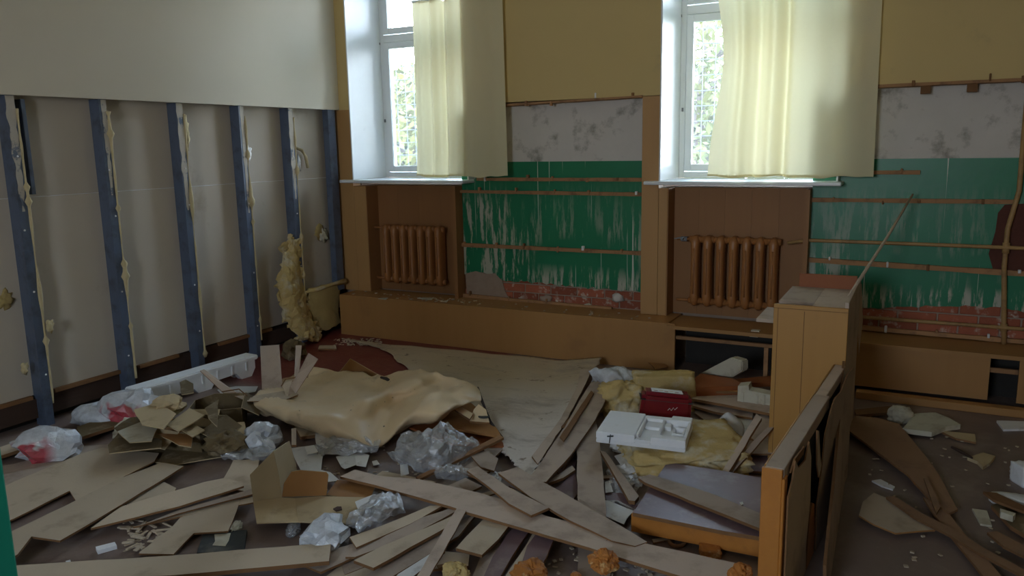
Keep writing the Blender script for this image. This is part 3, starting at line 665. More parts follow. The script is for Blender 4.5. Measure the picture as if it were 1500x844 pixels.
tree(-10.2, 13.4, 4.4, 1.8, 1, 'leafy tree seen through the left window'); tree(-2.9, 11.5, 5.0, 1.9, 2, 'leafy tree seen through the right window'); tree(-6.9, 10.2, 4.0, 1.5, 3, 'smaller leafy tree nearer the left window'); tree(-6.0, 17.0, 5.6, 2.2, 4, 'tall leafy tree farther off between the two window views'); tree(-14.5, 17.5, 5.4, 2.3, 5, 'tall leafy tree farthest left outside')
#DEBRIS
# ================================================================== DEBRIS
def mpp(p):
    """metres per frame pixel at world point p"""
    f = Vector((-R[0][2], -R[1][2], -R[2][2])); return (Vector(p)-CAM).dot(f)/F_PX
def heap(name, label, cat, px, py, wpx, hpx, dep, m, z=0, rz=.48, **k):
    """irregular body standing on the frame point (px,py) at height z; wide wpx and tall hpx as seen"""
    p = onz(px, py, z); s = mpp(p); return lump(name, label, cat, p, (wpx*s, dep, hpx*s), m, rz=rz, **k)
HB, HS, OC = 'hardboard_strip', 'hardboard_sheet', 'board_offcut'
G1 = None
# ---- left foreground boards
slab('hardboard_sheet', 'wide beige hardboard sheet with a split, lying at the far left by the white bag', 'board',
     [(-60, 745), (22, 705), (120, 664), (150, 656), (233, 664), (226, 676), (172, 703), (112, 735), (102, 719), (20, 760), (-50, 790)], (.03, .035), .008, 'board_b')
slab(HS, 'dull brown hardboard sheet under the split sheet, left edge below the white bag', 'board',
     [(-60, 690), (20, 680), (110, 655), (165, 650), (150, 668), (30, 715), (-60, 760)], .015, .006, 'board')
slab(HS, 'beige hardboard with a stepped broken end in the left foreground', 'board',
     [(-20, 800), (18, 778), (98, 740), (172, 702), (236, 678), (269, 683), (228, 709), (140, 762), (88, 792), (46, 786), (26, 812), (-20, 840)], (.075, .05), .01, 'board_b')
slab(OC, 'short beige offcut poking out between two long boards on the left', 'board', [(180, 735), (240, 706), (258, 715), (255, 722), (195, 745)], .035, .008, 'board_b')
slab(HB, 'long beige board pointing from the left sheets toward the open carton', 'board', [(133, 774), (178, 742), (300, 706), (330, 700), (357, 708), (357, 712), (262, 742)], (.05, .075), .01, 'board_b')
slab(HB, 'thin board directly under the long beige board left of the carton', 'board', [(205, 770), (260, 748), (369, 716), (370, 724), (262, 752)], (.04, .06), .007, 'board')
slab(HB, 'narrow lath lowest in the fan of boards left of the carton', 'board', [(195, 772), (262, 752), (370, 728), (371, 736), (262, 757)], (.025, .045), .007, 'board_b')
slab(HS, 'pale board running away from the camera behind the fan of laths', 'board', [(322, 712), (342, 674), (380, 673), (371, 722)], .03, .008, 'board_b')
slab(HS, 'beige cross-shaped broken board above the black cover', 'board', [(203, 811), (252, 772), (264, 758), (308, 738), (352, 732), (334, 778), (284, 781), (254, 812)], (.02, .045), .008, 'board_b')
slab(HB, 'long beige board along the bottom left edge of the picture', 'board', [(-40, 836), (30, 828), (250, 814), (447, 798), (485, 796), (482, 822), (250, 843), (40, 852), (-40, 858)], (.05, .07), .018, 'board_b')
slab(HB, 'second board jutting under the right end of the bottom left board', 'board', [(430, 822), (540, 790), (560, 797), (470, 838)], (.03, .05), .01, 'board')
slab('album', 'black cover with a torn pale label lying left of the carton', 'book', [(298, 781), (362, 776), (357, 806), (288, 810)], .022, .018, 'black', 'black', rag=0)
slab('label_scrap', 'torn pale scrap stuck on the black cover', 'paper', [(314, 783), (338, 781), (335, 792), (330, 800), (311, 799), (315, 793)], .024, .0012, 'eps_old', 'eps_old', .003)
for pts, lab, mm, zz in (([(140, 801), (168, 794), (171, 799), (143, 807)], 'white stick of polystyrene on the floor in the left foreground', 'eps', .02), ([(96, 822), (103, 820), (104, 824), (98, 826)], 'tiny white crumb above the bottom left board', 'eps', .012)):
    slab('polystyrene_scrap', lab, 'scrap', pts, zz, zz-.002, mm, mm, .001)
rnd = random.Random(11)
def splinters(label, area, n, seed, m='board_b', name='wood_splinters', L=(.02, .10)):
    """uncountable small chips, one object of kind stuff"""
    r = random.Random(seed); bm = bmesh.new(); xs = [p[0] for p in area]; ys = [p[1] for p in area]
    for k in range(n):
        p = onz(r.uniform(min(xs), max(xs)), r.uniform(min(ys), max(ys)), .004+r.random()*.012); a = r.uniform(0, 6.28); l = r.uniform(*L)
        d = Vector((math.cos(a), math.sin(a), r.uniform(-.1, .1)))*l/2; obox(bm, p-d, p+d, r.uniform(.006, .018), r.uniform(.003, .007))
    o = bmobj(name, bm, m); tag(o, label, 'splinters', None, 'stuff'); return o
splinters('broken wood splinters between the boards left of the black cover', [(185, 762), (250, 808)], 46, 1)
splinters('small chips and dirt on the floor in the lower centre', [(780, 800), (960, 844)], 60, 2, 'crumb', L=(.005, .022))
splinters('plaster crumbs along the foot of the ledge in the far corner', [(490, 496), (560, 506)], 130, 3, 'crumb', 'plaster_crumbs', (.006, .03))
splinters('dirt crumbs scattered over the right floor', [(1270, 640), (1500, 830)], 60, 4, 'crumb', 'floor_crumbs', (.006, .02))
splinters('loose crumbs over the middle floor between papers and carton', [(420, 650), (620, 720)], 70, 5, 'crumb', 'floor_crumbs', (.006, .025))
def ledge_crumbs():
    r = random.Random(9); bm = bmesh.new()
    for k in range(90):
        x = r.choice([r.uniform(-4.8, -1.8), r.gauss(-3.9, .3)]); y = r.uniform(5.86, 6.03); s = r.uniform(.004, .016)
        m_ = Matrix.Translation((x, y, .386+s*.3)) @ Matrix.Rotation(r.uniform(0, 3), 4, 'Z') @ Matrix.Diagonal((s*r.uniform(1, 2.4), s, s*.5, 1)); bmesh.ops.create_cube(bm, size=1, matrix=m_)
    tag(bmobj('plaster_crumbs', bm, 'crumb'), 'plaster crumbs lying on top of the boxed ledge', 'crumbs', None, 'stuff')
    for i, (px, w) in enumerate(((562, .10), (624, .16), (652, .07))):
        p = onz(px, 438 if i < 2 else 442, .39); bm = bmesh.new(); prism(bm, [p+Vector((-w/2, -.02, .004)), p+Vector((w/2, -.03, .004)), p+Vector((w/2-.02, .03, .01)), p+Vector((-w/3, .035, .004))], Vector((0, 0, -.004)))
        tag(bmobj('plaster_flake', bm, ['eps_old', 'eps_old']), ['small pale flake on the ledge under the left radiator', 'grey flat flake on the ledge, right of the left radiator', 'little pale chip on the ledge before the green wall'][i], 'scrap')
ledge_crumbs()

# ---- open carton in the middle
root = empty('carton', onz(430, 745, 0)); tag(root, 'opened beige carton with brown inside standing in the left middle foreground', 'box')
def cpart(base, z0, pts, m, e='card', lean=0., t=.006): return upright('carton_flap', None, None, base, z0, pts, t, m, e, lean, root)
cpart(((371, 735), (413, 729)), .06, [(371, 735), (413, 729), (409, 697), (401, 661), (366, 696)], 'card')
cpart(((413, 729), (428, 691)), .06, [(413, 729), (415, 710), (427, 690), (436, 689), (424, 646), (401, 661), (409, 697)], 'card', t=.004)
cpart(((413, 728), (478, 726)), .065, [(413, 728), (478, 726), (481, 696), (478, 692), (440, 689), (427, 691), (416, 708)], 'card_or')
slab('carton_flap', None, None, [(371, 735), (413, 729), (432, 730), (437, 764), (376, 766)], .062, .006, 'card', 'card', 0, root)
slab('carton_flap', None, None, [(432, 730), (470, 727), (546, 729), (521, 767), (437, 764)], (.066, .055), .006, 'card', 'card', 0, root)
slab('carton_flap', None, None, [(479, 724), (494, 703), (551, 709), (543, 729), (500, 729)], .05, .006, 'card_or', 'card', 0, root)
bm = bmesh.new(); p = onz(442, 760); bx(bm, p.x-.18, p.x+.25, p.y-.02, p.y+.2, .0, .045); bmobj('carton_base', bm, 'card_dark', root)
slab('dead_leaf', 'small curled dark scrap on the carton flap', 'scrap', [(488, 745), (494, 742), (500, 742), (501, 746), (492, 748)], .075, .006, 'dark_wood', 'dark_wood', .001)

# ---- left: polystyrene moulding
def eps_long():
    A, B = onz(206, 603), onz(366, 552); L = (B-A).length; d = (B-A).normalized(); b = Vector((-d.y, d.x, 0)); 
    if b.y < 0: b = -b
    root = empty('polystyrene_moulding', A); tag(root, 'long white polystyrene packing moulding lying by the left wall studs', 'packing')
    prof = [(0, 0), (0, .15), (L+.06, .16), (L+.06, .06), (L+.02, .0), (L*.92, 0), (L*.87, .055), (L*.66, .05), (L*.62, 0), (L*.5, 0), (L*.46, .04), (L*.3, .04), (L*.27, 0)]
    bm = bmesh.new(); prism(bm, [A+d*u+Vector((0, 0, z)) for u, z in prof], b*.05); bmesh.ops.triangulate(bm, faces=[f for f in bm.faces if len(f.verts) > 4]); bmobj('front_wall', bm, ['eps', 'eps'], root)
    bm = bmesh.new(); prism(bm, [A+d*u+b*v+Vector((0, 0, .16)) for u, v in ((-.02, -.01), (L+.09, -.01), (L+.09, .13), (-.02, .13))], Vector((0, 0, -.035))); bmesh.ops.bevel(bm, geom=bm.edges[:], offset=.008, segments=2, affect='EDGES'); bmobj('top_plate', bm, 'eps', root)
    bm = bmesh.new(); prism(bm, [A+d*u+b*.09+Vector((0, 0, z)) for u, z in prof], b*.03); bmesh.ops.triangulate(bm, faces=[f for f in bm.faces if len(f.verts) > 4]); bmobj('back_wall', bm, ['eps', 'eps'], root)
    for k in range(7):
        bm = bmesh.new(); q = A+d*(.1+k*L/7)-b*.008; prism(bm, [q+d*u+Vector((0, 0, z)) for u, z in ((0, .06), (.012, .06), (.012, .125), (0, .125))], b*.012); bmobj('rib', bm, ['eps', 'eps'], root)
eps_long()
# ---- bags at the left
heap('plastic_bag', 'milky plastic bag with red print lying nearest the left picture edge', 'bag', 72, 668, 92, 46, .32, 'bag_red', seed=2, amp=.34, freq=1.5, sub=3, smooth=False, tilt=.15)
heap('plastic_bag', 'milky plastic bag with red print behind the torn cardboard heap', 'bag', 196, 618, 84, 58, .35, 'bag_red', seed=5, amp=.34, freq=1.5, sub=3, smooth=False, tilt=.15)
heap('plastic_bag', 'limp milky foam bag on the dark floor left of the cardboard heap', 'bag', 150, 622, 82, 38, .25, 'bag', seed=8, amp=.2, freq=1.3, sub=3, smooth=False)
heap('plastic_bag', 'white knotted plastic bag right of the cardboard heap', 'bag', 384, 656, 52, 44, .22, 'bag', seed=12, amp=.4, freq=1.5, sub=3, smooth=False)
heap('plastic_bag', 'crumpled white plastic bag at the right end of the bottom left board', 'bag', 478, 800, 62, 46, .25, 'bag', seed=21, amp=.42, freq=1.6, sub=3, smooth=False)
slab(HB, 'pale plank under the leftmost bag at the picture edge', 'board', [(-30, 662), (0, 655), (45, 640), (60, 648), (0, 668), (-30, 676)], .05, .02, 'board_b')
slab(OC, 'brown plank below the foam bag on the left', 'board', [(112, 626), (150, 612), (205, 602), (215, 610), (150, 630), (120, 640)], .06, .02, 'card_dark')
# ---- torn cardboard heap
def cardbox(name, label, base, w, d, h, m, rz, flaps=True, seed=0, tilt=0.0):
    p = onz(*base); root = empty(name, p, 0); tag(root, label, 'box'); r = random.Random(seed)
    Rm = Matrix.Rotation(rz, 3, 'Z') @ Matrix.Rotation(tilt, 3, 'X')
    def part(pts, off, nm='wall', mm=m):
        bm = bmesh.new(); P = [Rm @ Vector(q)+p for q in pts]; prism(bm, P, Rm @ Vector(off)); bmobj(nm, bm, [mm, 'card'], root)
    hh = lambda: h*r.uniform(.75, 1.05)
    a = [hh() for _ in range(4)]
    part([(0, 0, 0), (w, 0, 0), (w, 0, a[0]), (w*.6, 0, a[1]*.9), (0, 0, a[1])], (0, .005, 0)); part([(0, d, 0), (w, d, 0), (w, d, a[2]), (w*.4, d, a[3]), (0, d, a[3]*.8)], (0, -.005, 0))
    part([(0, 0, 0), (0, d, 0), (0, d, a[3]*.8), (0, 0, a[1])], (.005, 0, 0)); part([(w, 0, 0), (w, d, 0), (w, d, a[2]), (w, 0, a[0])], (-.005, 0, 0))
    part([(0, 0, .003), (w, 0, .003), (w, d, .003), (0, d, .003)], (0, 0, .004), 'bottom')
    if flaps:
        part([(0, 0, a[1]), (w*.6, 0, a[1]*.9), (w*.55, -d*.45, a[1]*.55), (w*.05, -d*.4, a[1]*.6)], (0, 0, .005), 'flap', 'card')
        part([(w, 0, a[0]), (w, d, a[2]), (w*1.35, d*.9, a[2]*.6), (w*1.3, d*.1, a[0]*.55)], (0, 0, .005), 'flap')
    return root
cardbox('torn_carton', 'dark torn carton standing open in the heap left of the white knotted bag', (278, 640), .32, .30, .19, 'card_dark', .72, seed=3)
cardbox('torn_carton', 'squashed brown carton at the front of the cardboard heap', (226, 660), .34, .26, .15, 'card_dark', .2, seed=6, tilt=.12)
for i, (pts, z, m, lab) in enumerate((
    ([(158, 652), (178, 628), (208, 640), (238, 643), (236, 656), (160, 664)], .12, 'card_dark', 'dark olive cardboard piece at the left tip of the heap'),
    ([(196, 600), (232, 590), (258, 606), (240, 628), (208, 622)], .22, 'card', 'light cardboard scrap on top of the heap beside the red printed bag'),
    ([(243, 622), (278, 598), (300, 608), (262, 632)], .20, 'card', 'light strip of cardboard slanting over the heap'),
    ([(258, 626), (276, 617), (300, 630), (282, 640)], .16, 'card', 'square pale cardboard flap on the front of the heap'),
    ([(228, 634), (256, 620), (282, 641), (280, 655), (262, 652)], .13, 'card_or', 'brown shaded cardboard flap facing the camera in the heap'),
    ([(300, 598), (320, 585), (318, 625), (305, 612)], .22, 'card_dark', 'curled dark cardboard tongue in the middle of the heap'),
    ([(303, 632), (330, 620), (358, 618), (359, 634), (330, 638)], .10, 'card', 'pale cardboard lid under the white knotted bag'),
    ([(172, 632), (206, 618), (232, 624), (222, 646), (190, 648)], .16, 'eps_old', 'pale greenish torn scrap on the left of the heap'),
    ([(263, 560), (272, 556), (283, 562), (284, 575), (266, 578)], .24, 'card_dark', 'small grey cardboard scrap against the polystyrene moulding'),
    ([(150, 664), (175, 655), (260, 660), (350, 655), (352, 664), (260, 680), (180, 672)], .02, 'card_dark', 'flattened dark cardboard under the heap'))):
    slab('cardboard_scrap', lab, 'cardboard', pts, z, .006, m, 'card', .004)
for i, (px, py, w, h, m, lab) in enumerate(((205, 642, 60, 34, 'card_dark', 'crumpled dark cardboard wad at the left of the heap'), (246, 606, 44, 30, 'card', 'crumpled light cardboard wad on top of the heap'), (330, 660, 60, 34, 'card_dark', 'crumpled dark cardboard wad beneath the pale lid'), (186, 640, 26, 30, 'eps_old', 'pale crumpled scrap at the left of the heap'))):
    heap('cardboard_wad', lab, 'cardboard', px, py, w, h, .22, m, seed=30+i, amp=.35, freq=2.4, smooth=False, sub=3, z=.03 if i != 1 else .15)
# clear tray beside it
sheet('plastic_tray', 'clear crushed plastic tray on the floor before the white knotted bag', 'tray',
      [[(322, 646, .09), (345, 640, .10), (375, 642, .1), (400, 648, .08)], [(320, 655, .05), (345, 652, .04), (375, 655, .05), (405, 658, .05)], [(318, 664, .06), (345, 668, .04), (375, 670, .05), (400, 668, .06)], [(324, 672, .02), (345, 675, .02), (375, 676, .02), (398, 674, .02)]], 'film', 5, .03, 22, .002, crease=1, flat=True)
# ---- bent hardboard frame
root = empty('bent_cardboard_frame', onz(400, 585)); tag(root, 'bent cardboard frame with folded wire-thin edges standing on the beige linoleum', 'frame')
def strip(pts, z, t=.005, m='board'): return slab('strip', None, None, pts, z, t, m, 'edge', 0, root)
strip([(293, 543), (299, 541), (346, 575), (328, 576)], [.30, .30, .16, .16])
strip([(331, 575), (352, 574), (364, 588), (372, 582), (430, 576), (436, 580), (412, 587), (362, 588)], .15)
strip([(372, 580), (432, 570), (437, 578), (415, 587), (362, 588)], .155, m='board_b')
strip([(421, 583), (433, 577), (466, 526), (452, 517), (436, 548), (425, 565)], [.15, .15, .36, .38, .27, .19])
strip([(433, 506), (442, 506), (438, 549), (431, 553)], [.36, .36, .22, .22])
strip([(413, 562), (424, 555), (452, 549), (451, 552), (428, 558), (424, 578), (419, 583)], [.18, .19, .22, .22, .2, .16, .15], m='board_b')
bm = bmesh.new(); tube(bm, [onz(325, 574, .17), onz(350, 570, .2), onz(362, 580, .17)], .004, 6); bmobj('folded_rod', bm, 'edge', root)
bm = bmesh.new(); tube(bm, [onz(412, 566, .17), onz(418, 556, .22), onz(440, 552, .24)], .004, 6); bmobj('folded_rod', bm, 'edge', root)
slab(HB, 'pale upright board leaning behind the bent cardboard frame', 'board', [(381, 507), (409, 505), (414, 571), (384, 573)], [.28, .28, .05, .05], .01, 'board', rag=0)
slab('paper_sheet', 'white paper lying on the floor between moulding and upright board', 'paper', [(318, 571), (345, 566), (378, 566), (374, 574), (350, 578), (325, 578)], .01, .002, 'paper', 'paper', .01)
# ---- wool hanging in the corner
def wool_hang():
    g = [[(424, 350, .0), (432, 352, .02), (441, 360, .0)], [(414, 382, .0), (428, 380, .05), (438, 385, .0)], [(408, 412, .0), (425, 410, .08), (441, 415, .0)], [(409, 440, .02), (428, 438, .1), (448, 442, .02)], [(416, 466, .05), (436, 462, .13), (456, 466, .04)], [(428, 484, .1), (448, 482, .16), (466, 488, .08)], [(438, 500, .12), (452, 498, .18), (468, 500, .12)]]
    G = [[onx(x, y, -5.02+o) for x, y, o in r] for r in g]
    o = sheet('mineral_wool_strip', 'long yellow strip of mineral wool hanging down by the corner stud', 'insulation', G, 'wool', 6, .055, 17, .03, crease=1, px=False, flat=True, ragz=.03)
    g = [[(452, 424, 0), (475, 418, .03), (497, 415, .0)], [(450, 445, .03), (474, 442, .05), (495, 440, .02)], [(456, 465, .04), (476, 462, .07), (494, 458, .04)], [(462, 485, .05), (480, 482, .08), (498, 474, .05)]]
    G = [[onx(x, y, -5.03+o) for x, y, o in r] for r in g]
    sheet('mineral_wool_batt', 'flat tan batt of mineral wool in the corner left of the ledge', 'insulation', G, 'wool_paper', 8, .02, 12, .04, px=False, crease=1)
    bm = bmesh.new(); tube(bm, [onx(448, 428, -4.99), onx(465, 424, -4.98), onx(485, 417, -4.98), onx(505, 412, -4.97)], [.012, .02, .016, .03], 8); tag(bmobj('foam_bead', bm, 'wool', smooth=True), 'ragged wool roll along the top of the tan batt', 'insulation')
wool_hang()
p = onx(420, 372, -5.04); lump('mineral_wool_tuft', 'pale tuft of wool at the top of the hanging yellow strip', 'insulation', p, (.06, .17, .09), 'wool', seed=4, amp=.7, freq=2, sub=3, smooth=False, flat=False, tilt=.3)
for px, py, w, h, lab in ((432, 518, 34, 26, 'dark crumpled scraps at the foot of the hanging wool strip'),):
    heap('cardboard_wad', lab, 'cardboard', px, py+8, w, h+6, .15, 'card_dark', seed=51, amp=.4, freq=2.6, smooth=False, sub=3)
slab(OC, 'pale lath end on the floor before the boxed ledge corner', 'board', [(468, 506), (492, 506), (493, 511), (466, 511)], .02, .014, 'board_b')
# ---- large sheets
def grid(rows): return rows
FE = [[(505, 497, .012), (560, 503, .014), (640, 511, .014), (720, 518, .014), (800, 526, .018), (840, 528, .05), (881, 523, .10)],
      [(560, 512, .012), (590, 517, .014), (650, 522, .014), (730, 531, .016), (800, 538, .02), (835, 542, .05), (874, 536, .09)],
      [(583, 530, .012), (615, 534, .014), (670, 540, .014), (740, 548, .02), (795, 554, .03), (830, 558, .05), (862, 552, .09)],
      [(610, 550, .012), (650, 555, .014), (690, 560, .02), (745, 568, .05), (790, 576, .04), (822, 584, .06), (845, 578, .08)],
      [(660, 575, .012), (690, 580, .02), (715, 585, .05), (750, 592, .06), (785, 602, .05), (810, 616, .06), (826, 615, .08)],
      [(695, 600, .02), (715, 606, .05), (730, 612, .07), (755, 620, .05), (780, 632, .05), (795, 645, .06), (808, 648, .07)],
      [(710, 625, .03), (725, 632, .05), (740, 640, .06), (755, 650, .05), (770, 662, .05), (783, 672, .05), (792, 678, .06)],
      [(728, 655, .03), (738, 662, .04), (745, 668, .05), (752, 678, .04), (760, 688, .04), (768, 695, .04), (775, 698, .05)]]
sheet('felt_sheet', 'big grey felt-backed floor covering turned over, spread to the ledge', 'floor covering', FE, 'felt', 7, .014, 3.2, .005, ragz=.012)
LI = [[(448, 541, .03), (482, 543, .04), (522, 547, .06), (562, 551, .12), (612, 545, .22), (652, 549, .26), (688, 564, .24), (703, 577, .20)],
      [(415, 556, .03), (465, 560, .05), (512, 567, .12), (550, 574, .10), (600, 563, .27), (640, 565, .20), (676, 574, .27), (704, 584, .20)],
      [(392, 570, .05), (440, 580, .07), (492, 590, .15), (540, 583, .26), (578, 587, .16), (628, 580, .27), (668, 586, .25), (703, 590, .19)],
      [(372, 582, .12), (420, 596, .17), (468, 612, .20), (524, 616, .18), (572, 606, .13), (612, 606, .22), (652, 603, .25), (694, 588, .18)],
      [(356, 590, .10), (400, 606, .13), (448, 624, .14), (508, 640, .12), (560, 650, .06), (600, 621, .13), (638, 620, .17), (676, 588, .20)],
      [(352, 594, .03), (396, 612, .05), (444, 630, .05), (504, 646, .05), (558, 651, .03), (604, 625, .08), (642, 616, .13), (678, 590, .18)]]
sheet('linoleum_sheet', 'large crumpled sheet of beige linoleum folded in the middle of the room', 'floor covering', LI, 'lino', 9, .026, 5.5, .005, crease=1)
bm = bmesh.new(); tube(bm, [onz(x, y, z) for x, y, z in ((700, 568, .21), (705, 585, .2), (712, 602, .15), (718, 618, .1), (730, 634, .07), (737, 642, .05))], [.007, .010, .006, .011, .008, .006], 6)
tag(bmobj('torn_seam', bm, 'black_tear'), 'black frayed torn edge at the right end of the beige linoleum', 'floor covering')
bm = bmesh.new(); tube(bm, [onz(x, y, z) for x, y, z in ((558, 553, .14), (566, 555, .15), (574, 560, .15), (581, 567, .15))], [.008, .012, .009, .004], 6)
tag(bmobj('torn_seam', bm, 'black_tear'), 'short black torn notch in the back edge of the beige linoleum', 'floor covering')
slab('cardboard_scrap', 'brown triangular carton corner sticking up behind the linoleum', 'cardboard', [(496, 546), (513, 525), (560, 552)], [.04, .17, .04], .005, 'card_or', 'card', 0)
slab('curled_edge', 'brown lower fold under the front edge of the linoleum', 'floor covering', [(352, 600), (400, 605), (430, 622), (440, 640), (470, 636), (520, 648), (500, 632), (440, 612), (390, 596)], .035, .02, 'lino', 'edge', .004)
slab(OC, 'little upright plank end below the linoleum edge', 'board', [(427, 628), (434, 627), (434, 652), (427, 652)], [.13, .13, .03, .03], .012, 'board_b')
slab(HS, 'rust-brown panel visible under the right end of the linoleum', 'board', [(590, 622), (650, 606), (735, 638), (738, 654), (660, 650)], (.06, .05), .012, 'cab_in', 'cab_in')
slab(HS, 'dark brown panel beneath the linoleum hollow', 'board', [(640, 600), (690, 590), (728, 628), (735, 640), (650, 625)], (.10, .09), .012, 'card_or', 'card_or')
slab(OC, 'brown panel corner left of the grey felt edge', 'board', [(700, 652), (737, 640), (742, 652), (722, 672)], .04, .01, 'board')
def holed():
    P = [(688, 617), (694, 600), (701, 592), (712, 600), (717, 619)]; h = .15
    W_ = [onz(x, y, z) for (x, y), z in zip(P, (.12, .17, .19, .17, .12))]; c = onz(709, 612, .135)
    bm = bmesh.new(); prism(bm, W_, Vector((0, 0, -.012))); o = bmobj('plywood_offcut', bm, ['lino', 'edge']); tag(o, 'pale plywood offcut with a dark hole under the linoleum end', 'board')
    bm = bmesh.new(); P = [c+Vector((.035*math.cos(a), .035*math.sin(a), .01)) for a in [k*.52 for k in range(12)]]; prism(bm, P, Vector((0, 0, -.004))); bmobj('hole', bm, ['black', 'black'], o)  # flat black disc in place of the shaded inside of the hole
holed()
slab(OC, 'rounded pale plank end inside the linoleum hollow', 'board', [(666, 600), (672, 594), (693, 606), (688, 614)], .16, .012, 'lino')
slab('lath', 'thin brown lath crossing in front of the clear film', 'lath', [(609, 699), (614, 702), (738, 641), (732, 637)], (.05, .12), .014, 'batten', 'edge', .001)
# ---- clear film and papers in the middle
sheet('plastic_film', 'large crumpled clear plastic film before the linoleum', 'film',
      [[(590, 640, .10), (620, 634, .12), (645, 622, .2), (665, 632, .15), (695, 646, .1)], [(580, 655, .08), (612, 650, .14), (642, 640, .2), (670, 650, .14), (702, 656, .08)], [(572, 668, .05), (606, 668, .12), (640, 662, .15), (668, 668, .1), (692, 668, .06)], [(570, 676, .03), (605, 682, .08), (640, 684, .08), (662, 682, .06), (680, 680, .04)], [(585, 682, .02), (610, 692, .03), (640, 697, .02), (655, 692, .02), (668, 690, .02)]], 'film', 5, .05, 19, .0015, crease=1, flat=True)
sheet('plastic_film', 'second piece of crumpled clear film at the crossing of the thin brown lath', 'film',
      [[(640, 688, .08), (665, 682, .1), (690, 690, .06)], [(636, 696, .05), (660, 694, .09), (686, 700, .04)], [(640, 704, .02), (662, 705, .03), (684, 706, .02)]], 'film', 5, .03, 25, .0015, crease=1, flat=True)
sheet('plastic_film', 'bluish crumpled film over the sticks right of the carton', 'film',
      [[(548, 728, .07), (566, 724, .1), (585, 728, .07)], [(532, 742, .08), (558, 740, .12), (592, 744, .07)], [(512, 760, .07), (545, 762, .1), (590, 752, .06)], [(506, 776, .05), (530, 776, .06), (560, 768, .05)]], 'film', 5, .035, 24, .002, crease=1, flat=True)
sheet('plastic_film', 'small clear film scraps behind the white papers', 'film',
      [[(465, 650, .03), (490, 645, .08), (520, 642, .1), (560, 650, .06)], [(462, 662, .03), (492, 658, .06), (525, 655, .07), (556, 660, .04)], [(470, 672, .02), (495, 668, .03), (530, 668, .03), (550, 666, .02)]], 'film', 5, .04, 24, .0015, crease=1, flat=True)
heap('plastic_film', 'small wad of film under the front of the carton', 'film', 430, 782, 18, 18, .1, 'film', seed=61, amp=.35)
for pts, z, lab in (([(492, 669), (530, 663), (541, 667), (533, 677), (505, 687), (500, 684)], .03, 'white square paper on the floor right of the carton'),
                    ([(520, 668), (541, 667), (536, 684), (522, 682)], .036, 'torn white paper overlapping the square one'),
                    ([(462, 634), (476, 636), (492, 652), (478, 657), (463, 650)], .06, 'curled white paper below the linoleum edge'),
                    ([(425, 657), (460, 652), (475, 660), (470, 692), (440, 688), (432, 672)], .03, 'pale sheet of card behind the carton'),
                    ([(468, 688), (484, 692), (498, 704), (480, 706)], .03, 'crumpled white paper beside the carton flap'),
                    ([(586, 680), (597, 680), (599, 694), (587, 698)], .03, 'small cream card at the end of the long board'),
                    ([(560, 690), (569, 690), (569, 693), (561, 693)], .012, 'tiny white scrap above the longest board'),
                    ([(884, 733), (905, 733), (930, 746), (918, 760), (914, 768), (886, 756)], .04, 'white torn paper left of the purple board'),
                    ([(900, 668), (931, 658), (931, 676), (910, 682)], .07, 'white paper under the polystyrene tray'),
                    ([(886, 706), (893, 704), (898, 720), (887, 722)], .05, 'small crumpled white paper beside the grey plank'),
                    ([(748, 715), (768, 722), (750, 722)], .06, 'white paper triangle on the crossing boards'),
                    ([(1062, 634), (1083, 600), (1112, 612), (1090, 640)], .04, 'grey white paper standing in a fold right of the wool')):
    slab('paper_sheet', lab, 'paper', pts, z, .002, 'paper', 'paper', .006)
for px, py, w, h, lab, m in ((722, 706, 26, 16, 'crumpled greyish paper between the crossing boards', 'paper'), (912, 660, 34, 20, 'crumpled paper wad under the polystyrene tray', 'paper'), (915, 700, 46, 22, 'crumpled newspaper beside the grey plank', 'paper'), (345, 778, 16, 12, 'small crumpled pale scrap right of the cross-shaped board', 'eps_old')):
    heap('paper_wad', lab, 'paper', px, py, w, h, .12, m, seed=px, amp=.4, freq=2.5, smooth=False, sub=3)
sheet('plastic_film', 'dusty clear film scrap between paper and purple board', 'film', [[(892, 705, .03), (915, 695, .06), (940, 700, .05)], [(890, 716, .03), (915, 712, .05), (938, 714, .03)], [(895, 726, .02), (915, 728, .02), (930, 722, .02)]], 'film', 5, .03, 24, .0015, crease=1, flat=True)
